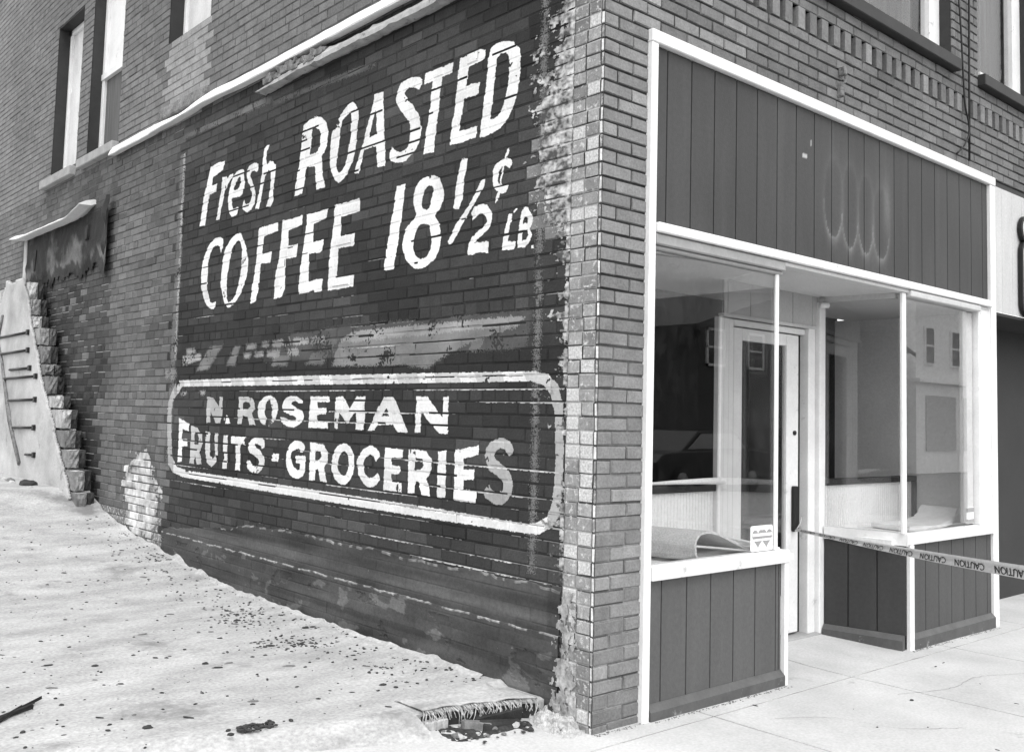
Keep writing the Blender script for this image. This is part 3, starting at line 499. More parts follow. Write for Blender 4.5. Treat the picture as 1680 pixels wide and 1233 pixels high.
# tar-covered band below it, ragged lower edge
vs = []; fs = []; idx = {}; st = .03
def tarlow(y): return 2.78 + .14 * fb(y * 2.6, 4) + .10 * n3(y * 9, 2)
def cellsheet(y0, y1, z0, z1, st, inside, hfun):
    vs = []; fs = []; idx = {}
    ny = int(round((y1 - y0) / st)); nz = int(round((z1 - z0) / st))
    def vid(i, j):
        if (i, j) not in idx: idx[(i, j)] = len(vs); y = y0 + i * st; z = z0 + j * st; vs.append((-hfun(y, z), y, z))
        return idx[(i, j)]
    for i in range(ny):
        for j in range(nz):
            if inside(y0 + (i + .5) * st, z0 + (j + .5) * st): fs.append((vid(i, j), vid(i, j + 1), vid(i + 1, j + 1), vid(i + 1, j)))
    return vs, fs
vs, fs = cellsheet(6.62, 9.62, 2.5, 3.40, .03, lambda y, z: z > tarlow(y), lambda y, z: .014 + .02 * abs(fb(y * 3, z * 3)) + (.05 * max(0, 1 - (y - 6.62) / .25)))
def tart(y, z):
    g = fb(y * 1.6 + 3, z * 2.6, 5) + .3 * fb(y * 9, z * 5, 1); t = .020 + .10 * max(0, min(1, g * 2.2 + .1))
    return t * (.25 if z < tarlow(y) + .14 + .05 * n3(y * 12, 3) else 1)
mesh('tar_band', vs, fs, M_TARA, B, smooth=True, tone=[(tart(v[1], v[2]), 0) for v in vs])
vs, fs = cellsheet(6.62, 6.76, 2.9, 3.5, .02, lambda y, z: abs(y - 6.69) < .05 + .02 * n3(z * 8, 3), lambda y, z: .07 + .05 * n3(y * 9, z * 5))
mesh('tar_curl', vs, fs, M_TAR, B, smooth=True)
for (y, z, dz) in ((7.35, 3.2, .16), (9.2, 3.1, .25), (8.9, 2.95, .2)): box('roof_batten', -.03, -.006, y - .05, y + .05, z - dz / 2, z + dz / 2, M_CHAR, B, .004, .015)
# --- rendered plinth of the side wall
def sheet_grid(name, y0, y1, z0f, z1f, hf, tf, m, ny=260, nz=26):
    vs = []; fs = []; T = []
    for i in range(ny + 1):
        y = y0 + (y1 - y0) * i / ny; a, b = z0f(y), z1f(y)
        for j in range(nz + 2):
            z = a + (b - a) * min(j, nz) / nz
            vs.append((-hf(y, z) if j <= nz else .004, y, z + (0 if j <= nz else .004))); T.append((tf(y, z, (b - z)), 0))
        if i:
            k = nz + 2
            for j in range(nz + 1): fs.append(((i - 1) * k + j, (i - 1) * k + j + 1, i * k + j + 1, i * k + j))
    return mesh(name, vs, fs, m, B, tone=T)
def joint_of(y, z):
    row = (z - Z0) / CR; r_ = math.floor(row + .5); k = max(0, 1 - abs(row - r_) * CR / .006)
    rr_ = math.floor(row); ub = (y + .105 * (rr_ % 2)) / .21; k2 = max(0, 1 - abs(ub - math.floor(ub + .5)) * .21 / .007)
    return max(k * max(0, .55 + n3(y * 2.2, r_ * 3.1)), k2 * max(0, .35 + n3(y * 3, rr_ * 2.1))), n3(math.floor(ub) * 3.3, rr_ * 4.1)
def h_up(y, z): return .006 + .002 * fb(y * 3, z * 3) - .003 * joint_of(y, z)[0]
def t_up(y, z, d):
    t = .052 + .022 * fb(y * .8, z * 9) + .02 * n3(y * .3, z * 26)
    jk, bk = joint_of(y, z); t = (t + .012 * bk) * (1 - .45 * jk)
    t += .030 * math.exp(-((z - .41) / .035) ** 2) - .014 * math.exp(-((z - .49) / .03) ** 2) + .012 * n3(y * 2, z * 14)
    if d < .009 and y < 4 and n3(y * 11, 4) > .0: t = .17 + .2 * n3(y * 19, 0)
    if .21 < y < .3: t *= .7
    return max(.02, t)
sheet_grid('render_band', .215, 5.02, lambda y: .30, lambda y: .565 + .02 * fb(y * 3, 9) + .008 * n3(y * 17, 3) - (.20 * max(0, (y - 3.2) / 1.8)), h_up, t_up, M_SKIRT, ny=420, nz=60)
def t_lo(y, z, d):
    t = .054 + .034 * fb(y * 1.3, z * 3, 5) + .016 * n3(y * .5, z * 22, 2)
    if d < .007 + .006 * n3(y * 23, 5) and n3(y * 9, 8) > -.12: t = .26 + .25 * n3(y * 33, 0)
    jk, bk = joint_of(y, z); t = (t + .014 * bk) * (1 - .5 * jk)
    if fb(y * 5, z * 9, 6) > .45: t += .05
    dd = abs(z - (.165 + .012 * n3(y * 5, 1) - .03 * max(0, 1 - y / .9)))
    if dd < .02: t *= .75
    return max(.02, t)
def h_lo(y, z):
    h = .013 + .003 * fb(y * 3, z * 3) - .004 * joint_of(y, z)[0]
    if fb(y * 3.2 + 3, z * 5, 2) > .42 and .08 < z < .3: h -= .008
    return h
sheet_grid('render_plinth', .215, 5.02, lambda y: -.1, lambda y: .345 + .008 * fb(y * 5, 2) + .004 * n3(y * 30, 3), h_lo, t_lo, M_SKIRT, ny=420, nz=100)
# pale residue column at the foot of the corner
vs, fs = cellsheet(.095, .30, -.1, .66, .006, lambda y, z: abs(y - .17 + .02 * n3(z * 6, 3)) < .045 + .05 * fb(z * 9, 2) + .05 * fb(y * 30, z * 22, 6) - .05 * max(0, z - .45) / .2 + (.05 if z < .1 else 0) and fb(y * 22, z * 16, 1) < .35, lambda y, z: .005 + (.010 if y > .21 else 0) + .003 * abs(fb(y * 24, z * 18)))
mesh('mortar_residue', vs, fs, mat('pale_mortar', .30, .9, var=.6, scale=12, fine=.35, fscale=50, bump=.6, bscale=60, dirt=(.62, .06, 22)), B, smooth=True)
# --- painted lettering (thin paint that follows the brick faces and joints)
def smooth_poly(p, n=4):
    out = []; m = len(p)
    for i in range(m):
        a, b, c, d = (np.array(p[(i + k) % m]) for k in (-1, 0, 1, 2))
        for s in range(n):
            t = s / n; out.append(.5 * (2 * b + (c - a) * t + (2 * a - 5 * b + 4 * c - d) * t * t + (3 * b - a - 3 * c + d) * t ** 3))
    return np.array(out)
def inpoly(Y, Z, p):
    r = np.zeros(Y.shape, bool); x, y = p[:, 0], p[:, 1]; j = len(p) - 1
    for i in range(len(p)):
        c = (y[i] > Z) != (y[j] > Z)
        with np.errstate(divide='ignore', invalid='ignore'):
            r ^= c & (Y < (x[j] - x[i]) * (Z - y[i]) / (y[j] - y[i]) + x[i])
        j = i
    return r
ST = .004
def paint(name, items, lift, parent, wear=.5, label=None):
    vs = []; fs = []; T = []; idx = {}; used = set()
    for ch, sm, fade, polys in sorted(items, key=lambda q: -q[2]) if name == 'faded_lettering' else items:
        P = [smooth_poly(p) if sm else np.array(p) for p in polys]
        y0, z0 = P[0].min(0) - .02; y1, z1 = P[0].max(0) + .02
        i0, i1, j0, j1 = int(y0 / ST), int(y1 / ST) + 1, int(z0 / ST), int(z1 / ST) + 1
        I, J = np.meshgrid(np.arange(i0, i1), np.arange(j0, j1), indexing='ij')
        Yc = (I + .5) * ST; Zc = (J + .5) * ST
        rj = np.random.RandomState(int(abs(y0 * 1000)) + 11)
        Yc = Yc + .0016 * np.sin(Yc * 31 + Zc * 57) + .0013 * np.sin(Zc * 143 - Yc * 47) + rj.uniform(-.0012, .0012, I.shape)
        Zc = Zc + .0014 * np.sin(Yc * 67 + Zc * 23 + 1) + .001 * np.sin(Yc * 171 - Zc * 60) + rj.uniform(-.0012, .0012, I.shape)
        if ch == 'g': Yc = Yc + rj.normal(0, .013, I.shape); Zc = Zc + rj.normal(0, .006, I.shape)
        ins = np.zeros(I.shape, bool)
        for p in P: ins ^= inpoly(Yc, Zc, p)
        for i, j in zip(I[ins], J[ins]):
            if (i, j) in used: continue
            y = (i + .5) * ST; z = (j + .5) * ST
            nz = fb(y * 7, z * 7, 1.5); nf = n3(y * 60, z * 60, 4)
            if nz + (.9 if name == 'faded_lettering' else .25) * nf > 1.0 - wear: continue
            row = (z - Z0) / CR; fr = row - math.floor(row)
            joint = fr < .09 or fr > .93
            if joint and n3(y * 2.2, math.floor(row + .5) * 3.3, 6) > .30 - wear * .3: continue
            used.add((i, j)); f = []
            for a, b in ((i, j), (i, j + 1), (i + 1, j + 1), (i + 1, j)):
                q = idx.get((a, b))
                if q is None:
                    q = idx[(a, b)] = len(vs); yy = a * ST; zz = b * ST
                    vs.append((-(SB.height(yy, zz) + lift), yy, zz))
                    br = math.floor(zz / CR - Z0 / CR); tt = fade * .78
                    if ch == 'border':
                        dg = math.sin((yy - zz * .55) * 17) + .8 * n3(yy * 1.2, zz)
                        tt *= (1.0 if dg > .1 else .72) if zz > 1.5 else .95
                        if yy < .32 or yy > 4.86: tt *= .55
                    elif ch == 'g': tt *= 1 + .35 * fb(yy * 3, zz * 6, 8)
                    else:
                        tt *= .90 + .16 * n3(math.floor(yy / .21 + .5 * (br % 2)) * 3.3, br * 5.1, 2) + .13 * fb(yy * 2, zz * 2, 7)
                    T.append((max(.03, min(.8, tt)), 0))
                f.append(q)
            fs.append(tuple(f))
    o = mesh(name, vs, fs, M_PAINT, parent, tone=T)
    if label: o['label'] = label
    return o
groups = {}
for wd, ch, sm, fade, polys in LET: groups.setdefault(wd, []).append((ch, sm, fade, polys))
groups['ghost'] = [(c, s_, f_ * .68, p_) for c, s_, f_, p_ in groups['ghost']]
groups['ghost'] += [('g', 0, .075, [[(3.2, 1.74), (.5, 1.735), (.46, 1.93), (2.2, 1.955), (2.9, 1.93), (3.25, 1.87)]]), ('g', 0, .20, [[(1.75, 1.75), (1.62, 1.75), (1.74, 1.88), (1.86, 1.88)]]), ('g', 0, .16, [[(.95, 1.74), (.88, 1.74), (.86, 1.80), (.92, 1.81)]]),
    ('g', 0, .17, [[(.405, .62), (.44, .62), (.44, 3.62), (.40, 3.7)]]), ('g', 0, .15, [[(4.93, .9), (5.045, .9), (5.045, 3.6), (4.95, 3.6)]]),
    ('g', 0, .40, [[(4.925, 1.8), (4.945, 1.8), (4.965, 3.6), (4.945, 3.6)]]), ('g', 0, .15, [[(3.4, 3.69), (5.04, 3.73), (5.04, 3.78), (3.4, 3.745)]]), ('g', 0, .10, [[(2.0, 3.60), (3.4, 3.66), (3.4, 3.70), (2.0, 3.64)]])]
for wd, wear, lb in (('ghost', .42, 'faded ghost strokes of older lettering'), ('border', .22, 'white rounded border line'), ('fresh', .2, 'painted word Fresh'), ('roasted', .2, 'painted word ROASTED'), ('coffee', .2, 'painted word COFFEE'), ('price', .2, 'painted price 18 1/2 ¢ LB.'), ('roseman', .34, 'painted name N. ROSEMAN'), ('fruits', .36, 'painted word FRUITS-'), ('groceries', .30, 'painted word GROCERIES')):
    paint('painted_border' if wd == 'border' else 'faded_lettering' if wd == 'ghost' else 'painted_lettering', groups[wd], .0012 if wd == 'ghost' else .0022, B, wear, lb)

# bare mortar showing in ragged lines along the joints, and paint peeled off beside the corner
def overlay(name, cells, lift, label):
    vs = []; fs = []; T = []; idx = {}
    for i, j, tn in cells:
        f = []
        for a, b in ((i, j), (i, j + 1), (i + 1, j + 1), (i + 1, j)):
            q = idx.get((a, b))
            if q is None: q = idx[(a, b)] = len(vs); yy = a * ST; zz = b * ST; vs.append((-(SB.height(yy, zz) + lift), yy, zz)); T.append((tn, 0))
            f.append(q)
        fs.append(tuple(f))
    o = mesh(name, vs, fs, M_PAINT, B, tone=T); o['label'] = label; return o
cells = []
for r in range(8, 48):
    zj = Z0 + r * CR
    if zj < .5 or zj > 3.1: continue
    for i in range(int(.22 / ST), int(4.9 / ST)):
        y = i * ST; k = n3(y * .8 + 9, r * 3.7) + .35 * n3(y * 5, r * 1.9) + .25 * n3(y * 33, r * 2.3)
        lim = (.40 if zj > 1.65 else .12 if y < 2.4 else .42) if zj < 2.2 else .62
        if zj < .95: lim -= .14
        if 1.6 < zj < 1.78: lim = .6
        if k < lim: continue
        tn = .13 + .30 * min(1, (k - lim) * 2.2) + .12 * n3(y * 21, r)
        j = int(math.floor((zj - .003) / ST)); cells.append((i, j, max(.06, tn)))
        if k > lim + .18 and n3(y * 40, r * 5) > -.1: cells.append((i, j - 1, max(.06, tn * .9)))
overlay('bare_mortar', cells, .0035, 'pale ragged lines of bare mortar in the dark painted brick')
cells = []
for i in range(int(.20 / ST), int(.66 / ST)):
    for j in range(int(.58 / ST), int(3.7 / ST)):
        y = i * ST; z = j * ST
        env = float(np.interp(z, [.5, .9, 1.3, 1.7, 2.1, 2.3, 2.5, 3.0, 3.3, 3.5, 3.8], [-.15, -.1, -.25, -.1, -.05, .12, .42, .45, .30, .12, .08]))
        f = .42 * fb(y * 7, z * 13, 1) + .30 * fb(y * 30, z * 42, 2) + env + (.36 - y) * 2.3 + (.18 if y < .225 else 0)
        if f < .30: continue
        row = (z - Z0) / CR; fr = row - math.floor(row)
        if fr < .07 and fb(y * 12, row, 3) > -.1: continue
        cells.append((i, j, max(.06, min(.55, .22 + .36 * fb(y * 9, z * 15, 7) + .26 * fb(y * 40, z * 50, 5) + .2 * min(1, f - .3)))))
overlay('peeled_patch', cells, .0042, 'patch beside the corner where the dark paint has peeled to pale brick')

cells = []
for i in range(int(5.06 / ST), int(6.5 / ST)):
    for j in range(int(.12 / ST), int(1.25 / ST)):
        y = i * ST; z = j * ST
        d = ((y - 5.55 - .25 * (z - .6)) / .50) ** 2 + ((z - .60) / .46) ** 2
        row = (z - Z0) / CR; fr = row - math.floor(row); bk = n3(math.floor(y / .105 + .5 * (math.floor(row) % 2)) * 3.1, math.floor(row) * 4.7, 5)
        f = 1.05 - d + .55 * fb(y * 3, z * 4, 3) + .45 * bk + .25 * fb(y * 18, z * 22, 2)
        if f < .35: continue
        if (fr < .1 or fr > .94) and n3(y * 4, math.floor(row + .4) * 3, 1) > -.2: continue
        cells.append((i, j, max(.08, min(.72, .34 + .3 * bk + .22 * fb(y * 14, z * 16, 9) + .2 * min(1, f - .35)))))
overlay('spalled_patch', cells, .004, 'patch of flaked white paint low on the brick pier beside the ruined stub')
# ================================================================== storefront
M_DARKP = mat('brown_board', .06, .6, var=.12, scale=3)
M_BASE = mat('base_paint', .08, .6, var=.25, scale=8, dirt=(.62, .3, 10))
M_GREYL = mat('grey_white', .52, .6, var=.1, scale=6, dirt=(.66, .25, 12))
M_TRANSOM = mat('pale_boarding', .42, .7, var=.08, scale=4)
M_PANELW = mat('ribbed_white', .78, .7, var=.06, scale=3)
M_HEART = mat('grey_print', .28, .7, var=.05)
M_TAPE = mat('plastic_tape', .4, .45, var=.1, scale=12)
M_NEIGH = mat('neighbour_boarding', .50, .75, var=.12, scale=3, stretch=(2, 2, .5), dirt=(.66, .35, 5))
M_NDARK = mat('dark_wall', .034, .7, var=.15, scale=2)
def zw(x): return -.058 - .0085 * x
def panel(name, us, us_gr, v0, v1, P, m, parent, tonef=None, nv=1, gw=.005, gd=.008, edge=.02):
    """boarding along u with V-grooves at us_gr; P(u, v, h)"""
    cs = sorted(set([(u, 0.0) for u in us] + [q for g in us_gr for q in ((g - gw, 0.0), (g - gw * .6, -gd), (g + gw * .6, -gd), (g + gw, 0.0))]))
    cs = [c for c in cs if c[1] < 0 or not any(abs(c[0] - g) < gw * .99 for g in us_gr)]
    vs = []; fs = []; T = []
    for i, (u, h) in enumerate(cs):
        for j in range(nv + 1):
            v = v0 + (v1 - v0) * j / nv; vs.append(P(u, v, h)); T.append(((tonef(u, v) if tonef else .055) * (.55 if h < 0 else 1), 0))
        if i:
            for j in range(nv): a = (i - 1) * (nv + 1) + j; b = i * (nv + 1) + j; fs.append((a, b, b + 1, a + 1))
    return mesh(name, vs, fs, m, parent, tone=T)
trim = boxes('storefront_trim', [(.325, .376, -.028, .06, -.12, 3.2905), (.325, 4.465, -.030, .05, 3.292, 3.358), (.379, 4.349, -.045, .05, 2.326, 2.376), (4.372, 4.463, -.026, .06, -.2, 3.2905)], M_WHITE, B, .005)
def fas(u, v):
    t = (.046 + .008 * n3(u * 1.3, v * 2)) * (1 + .16 * n3(math.floor((u - .478) / .2) * 3.7, 1.3)) + .010 * max(0, fb(u * 9, v * .8, 3))
    for cx, cz, rx, rz in ((2.10, 2.80, .11, .25), (2.30, 2.78, .10, .27), (2.50, 2.76, .10, .26), (2.70, 2.73, .11, .24)):
        d = math.hypot((u - cx) / rx, (v - cz) / rz) - 1
        if d > 0: t += .085 * (1 + .8 * n3(u * 14, v * 14)) * math.exp(-d / .09) * max(0, -(v - cz) / rz * 1.1 + .18) * (1 if v < cz + .1 else .4) + .02 * math.exp(-d / .25)
        else: t += .018 * math.exp(d / .12)
    t += .05 * math.exp(-((u - 2.78) / .05) ** 2 - ((v - 2.85) / .18) ** 2)
    if abs(u - 1.77) < .022 and abs(v - 3.0) < .012 + .01 * n3(u * 80, v * 80): t = .4
    if abs(u - 1.84) < .007 and abs(v - 3.09) < .014: t = .3
    return t
panel('fascia_boarding', [.378 + .0125 * k for k in range(320)], [.478 + .2 * k for k in range(20)], 2.378, 3.287, P_front, M_PLANK, B, fas, 74)
box('fascia_backing', .36, 4.4, .02, .05, 2.335, 3.3, M_BLACK, B, 0)
# left display window: frame is the part, its pieces are sub-parts
dl = boxes('display_window', [(.379, 1.575, -.035, .05, .606, .676), (1.536, 1.572, -.03, .0, -.14, .605), (1.470, 1.500, -.006, .010, .677, 2.27)], M_WHITE, B, .004)
dl['label'] = 'narrow display window beside the brick corner with a rolled carpet in it'
boxes('head_rail', [(.379, 1.53, -.03, .05, 2.266, 2.32), (.379, 1.53, -.012, .04, 2.243, 2.2655)], M_GREY, dl, .006)
slab('return_sill', (1.57, .052), (1.76, .57), .603, .68, .06, M_WHITE, dl)
panel('bulkhead', [.379, 1.534], [.485 + .2 * k for k in range(6)] + [1.515], .005, .602, lambda u, v, h: (u, -h - .002, v), M_PLANK, dl, lambda u, v: .088 + .01 * n3(u * 3, v * 2), 8)
slab('return_bulkhead', (1.566, .04), (1.75, .57), -.1, .602, .03, M_DARKP, dl)
def baseboard(name, pts, parent):
    bm = bmesh.new()
    for (a, b) in zip(pts, pts[1:]):
        d = Vector((b[0] - a[0], b[1] - a[1], 0)); L = d.length
        M = Matrix.Translation((a[0], a[1], 0)) @ Matrix.Rotation(math.atan2(d.y, d.x), 4, 'Z')
        sec = [(.02, -.16), (-.035, -.16), (-.035, -.018), (-.004, .012), (.02, .012)]
        A = [bm.verts.new(M @ Vector((0, y, z))) for y, z in sec]; Bv = [bm.verts.new(M @ Vector((L, y, z))) for y, z in sec]
        for k in range(5): bm.faces.new((A[k], A[(k + 1) % 5], Bv[(k + 1) % 5], Bv[k]))
        bm.faces.new(A[::-1]); bm.faces.new(Bv)
    bmesh.ops.recalc_face_normals(bm, faces=bm.faces); return bm_obj(name, bm, M_BASE, parent)
baseboard('base_board', [(.379, 0), (1.534, 0)], dl)
box('pane', .376, 1.47, .008, .013, .67, 2.26, M_GLASS, dl, 0)
slab('return_pane', (1.506, .02), (1.742, .565), .68, 2.29, .005, M_GLASS, dl, 0)
# right display window
dr = boxes('display_window', [(3.0, 4.371, -.035, .05, .606, .676), (3.025, 3.08, -.034, .0, -.16, .605), (2.970, 3.022, -.012, .012, .677, 2.30), (4.165, 4.371, -.016, .05, .677, 2.318)], M_WHITE, B, .005)
dr['label'] = 'wide display window with angled side pane and flat carpet pads in it'
boxes('head_rail', [(3.04, 4.15, -.04, .05, 2.275, 2.319)], M_GREYL, dr, .006)
boxes('inner_jamb', [(3.99, 4.15, .03, .06, .70, 2.27)], M_GREYL, dr, .004)
slab('return_sill', (3.03, -.02), (2.925, .53), .603, .68, .07, M_WHITE, dr)
slab('return_head', (3.0, .05), (2.925, .53), 2.265, 2.297, .05, M_GREYL, dr)
panel('bulkhead', [3.08, 4.372], [3.102 + .2 * k for k in range(7)], .005, .602, lambda u, v, h: (u, -h - .002, v), M_PLANK, dr, lambda u, v: .068 + .01 * n3(u * 3, v * 2), 8)
ra, rb = Vector((3.01, -.01)), Vector((2.905, .53)); rd = (rb - ra).normalized(); rn = Vector((-rd.y, rd.x))
panel('return_bulkhead', [0, .55], [.19, .385], .005, .602, lambda u, v, h: (ra.x + rd.x * u + rn.x * h, ra.y + rd.y * u + rn.y * h, v), M_PLANK, dr, lambda u, v: .040 + .008 * n3(u * 3, v * 2), 8)
baseboard('base_board', [(2.905, .53), (3.0, 0)], dr); baseboard('base_board', [(3.08, 0), (4.371, 0)], dr)
box('pane', 3.03, 4.0, .008, .013, .67, 2.28, M_GLASS, dr, 0)
slab('return_pane', (2.985, .03), (2.915, .55), .68, 2.27, .005, M_GLASS, dr, 0)
# entry recess
box('soffit_edge', .381, 4.348, -.02, .0545, 2.301, 2.3215, M_CEIL, B, 0)
box('entry_soffit', .34, 4.5, .055, 1.2, 2.300, 2.33, M_CEIL, B, 0)
panel('transom_boarding', [1.76, 2.865], [1.80 + .25 * k for k in range(5)], 2.085, 2.3, lambda u, v, h: (u, .565 - h, v), M_TRANSOM, B, None, 1, .004)
box('transom_rail', 1.745, 2.868, .553, .60, 2.066, 2.084, M_GREYL, B, .003)
box('transom_end', 2.866, 2.874, .553, .64, 2.07, 2.30, M_GREYL, B, 0)
boxes('door_frame', [(1.742, 1.80, .588, .63, -.06, 2.065), (1.803, 1.86, .595, .63, -.06, 2.065), (1.863, 1.92, .602, .63, -.06, 2.065), (2.765, 2.85, .57, .68, -.06, 2.295), (2.853, 2.93, .535, .66, -.06, 2.26), (1.921, 2.764, .60, .67, 2.02, 2.064)], M_WHITE, B, .006)
box('door_gap', 2.685, 2.764, .64, .68, -.06, 2.02, M_BLACK, B, 0)
door = boxes('door', [(1.926, 2.02, .605, .645, -.03, 2.01), (2.545, 2.69, .605, .645, -.03, 2.01), (2.02, 2.545, .607, .643, 1.93, 2.01), (2.02, 2.545, .607, .643, -.03, .22)], M_WHITE, B, .004)
box('glass', 2.015, 2.55, .622, .628, .2, 1.95, M_GLASS, door, 0)
boxes('handle', [(2.60, 2.645, .575, .604, .655, .965)], M_BLACK, door, .006)
tube('lock', [(2.635, .606, 1.33), (2.635, .594, 1.33)], .016, M_BLACK, door, 10)
box('threshold', 1.75, 2.93, .53, .68, -.12, -.045, M_GREY, B, .01)
tube('bulb_socket', [(2.845, .53, 2.235), (2.90, .50, 2.24)], [.02, .022], M_PAPER, B, 8)  # small white bulb socket by the door head
# interior
box('display_floor', .34, 1.75, .052, .66, .60, .635, M_CARPETB, B, 0); box('display_floor', 2.93, 4.45, .052, .66, .60, .635, M_CARPETB, B, 0)
pl = panel('low_partition', [.34, 1.765], [.36 + .03 * k for k in range(47)], .635, .955, lambda u, v, h: (u, .62 - h, v), M_PANELW, B, lambda u, v: .75, 1, .004, .003)
pl['label'] = 'white ribbed partition with dark cap behind the rolled carpet'
boxes('cap', [(.34, 1.805, .60, .68, .956, 1.0), (1.766, 1.806, .61, .66, .635, .955)], M_DARK, pl, .004)
pr = panel('low_partition', [2.93, 4.38], [2.95 + .03 * k for k in range(47)], .635, .955, lambda u, v, h: (u, .62 - h, v), M_PANELW, B, lambda u, v: .75, 1, .004, .003)
pr['label'] = 'white ribbed partition with dark cap behind the carpet pads'
boxes('cap', [(2.93, 4.44, .60, .68, .956, 1.0), (4.39, 4.44, .60, .66, .635, .955)], M_DARK, pr, .004)
boxes('party_wall', [(4.455, 4.50, .06, 1.34, -.1, 2.31)], M_INT, B, 0)
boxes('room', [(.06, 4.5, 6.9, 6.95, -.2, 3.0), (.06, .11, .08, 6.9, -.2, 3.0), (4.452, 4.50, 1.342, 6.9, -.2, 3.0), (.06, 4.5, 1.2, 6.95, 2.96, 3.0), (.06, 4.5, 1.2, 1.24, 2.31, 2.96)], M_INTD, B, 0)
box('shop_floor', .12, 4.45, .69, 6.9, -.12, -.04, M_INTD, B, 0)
# ------------------------------------------------------------------ things in and on the windows
def thick_sheet(name, prof, y0, y1, skew, th, m, n=10, wob=.006):
    pr_ = [Vector((x, 0, z)) for x, z in prof]; outl = []
    for s in (1, -1):
        side_ = []
        for i, p in enumerate(pr_):
            d = (pr_[min(i + 1, len(pr_) - 1)] - pr_[max(i - 1, 0)]).normalized(); nn = Vector((-d.z, 0, d.x)); side_.append(p + nn * th / 2 * s)
        outl += side_ if s == 1 else side_[::-1]
    vs = []; fs = []; k = len(outl)
    for j in range(n + 1):
        y = y0 + (y1 - y0) * j / n
        for q, p in enumerate(outl): vs.append((p.x + skew * (y - y0) + wob * n3(y * 4, q * .3), y + wob * n3(q * .9, 7), p.z + wob * .5 * n3(y * 3, q * .2 + 5)))
        if j:
            for q in range(k): fs.append(((j - 1) * k + q, (j - 1) * k + (q + 1) % k, j * k + (q + 1) % k, j * k + q))
    h = len(pr_)
    for base, flip in ((0, False), (n * k, True)):
        for q in range(h - 1):
            f = (base + q, base + q + 1, base + k - 2 - q, base + k - 1 - q); fs.append(f[::-1] if flip else f)
    return mesh(name, vs, fs, m)
def dense(p, n=5): return [tuple(q) for q in smooth_open(p, n)]
def smooth_open(p, n):
    out = []; p = [np.array(q, float) for q in p]; p = [2 * p[0] - p[1]] + p + [2 * p[-1] - p[-2]]
    for i in range(1, len(p) - 2):
        a, b, c, d = p[i - 1:i + 3]
        for s in range(n):
            t = s / n; out.append(.5 * (2 * b + (c - a) * t + (2 * a - 5 * b + 4 * c - d) * t * t + (3 * b - a - 3 * c + d) * t ** 3))
    out.append(p[-2]); return out
tag(thick_sheet('folded_carpet', dense([(1.46, .648), (1.15, .648), (.95, .65), (.87, .668), (.845, .72), (.87, .78), (.94, .80), (1.04, .785), (1.18, .735), (1.32, .69), (1.45, .682)]), .07, .56, -.35, .014, M_CARPET), 'thick grey carpet piece folded over on itself in the narrow display window', 'carpet')
tag(thick_sheet('carpet_pad', dense([(2.98, .644), (3.4, .645), (3.9, .644), (4.3, .646)]), .09, .5, .0, .016, M_CARPETB, 24, .012), 'pale carpet pad lying flat across the wide display window floor', 'carpet')
tag(thick_sheet('carpet_pad', dense([(3.36, .676), (3.7, .672), (3.92, .678), (4.04, .70), (4.13, .765), (4.16, .775), (4.19, .75)]), .14, .44, .12, .032, M_CARPETB, 20, .01), 'smaller pad with a curled up corner on top of the flat carpet pad', 'carpet')
nb_ = tube('newspaper_roll', [(1.0, .585, 1.018), (1.3, .58, 1.022), (1.6, .57, 1.024), (1.74, .565, 1.022), (1.775, .563, 1.02), (1.785, .562, 1.019)], [.006, .013, .019, .023, .018, .006], M_PAPER, None, 10)
tag(nb_, 'tapering roll of white paper lying on the dark partition cap', 'paper roll')
def flat_poly(name, polys, y, m, parent=None, t=.0015):
    bm = bmesh.new()
    for p in polys:
        f = bm.faces.new([bm.verts.new((x, y, z)) for x, z in p])
        if f.normal.y > 0 or True: bmesh.ops.recalc_face_normals(bm, faces=[f])
        r = bmesh.ops.extrude_face_region(bm, geom=[f]); bmesh.ops.translate(bm, verts=[v for v in r['geom'] if isinstance(v, bmesh.types.BMVert)], vec=(0, t, 0))
    bmesh.ops.recalc_face_normals(bm, faces=bm.faces); return bm_obj(name, bm, m, parent)
def rrect(x0, x1, z0, z1, r, n=5):
    out = []
    for cx, cz, a0 in ((x1 - r, z1 - r, 0), (x0 + r, z1 - r, 90), (x0 + r, z0 + r, 180), (x1 - r, z0 + r, 270)):
        for k in range(n + 1): a = math.radians(a0 + 90 * k / n); out.append((cx + r * math.cos(a), cz + r * math.sin(a)))
    return out
st = flat_poly('window_sticker', [rrect(1.248, 1.462, .682, .822, .015)], .004, M_PAPER); tag(st, 'small white square sticker with two grey hearts low on the glass', 'sticker')
def heart(cx, cz, s):
    out = []
    for k in range(36):
        t = 2 * math.pi * k / 36; out.append((cx + s * 16 * math.sin(t) ** 3 / 16, cz + s * (13 * math.cos(t) - 5 * math.cos(2 * t) - 2 * math.cos(3 * t) - math.cos(4 * t)) / 16))
    return out
flat_poly('heart', [heart(1.318, .757, .056)], .0022, M_HEART, st); flat_poly('heart', [heart(1.398, .757, .056)], .0014, M_HEART, st)
boxes('stripe', [(1.262, 1.45, .0004, .0012, .764, .780), (1.265, 1.447, .0004, .0012, .738, .750)], M_PAPER, st, 0)
lb = box('paper_label', 4.01, 4.14, .024, .028, .69, .81, M_PAPER, None, 0); tag(lb, 'small striped label at the lower right corner of the wide display window', 'label')
boxes('band', [(4.012, 4.138, .0215, .0235, .775, .806), (4.012, 4.138, .0215, .0235, .694, .722)], M_GREY, lb, 0)
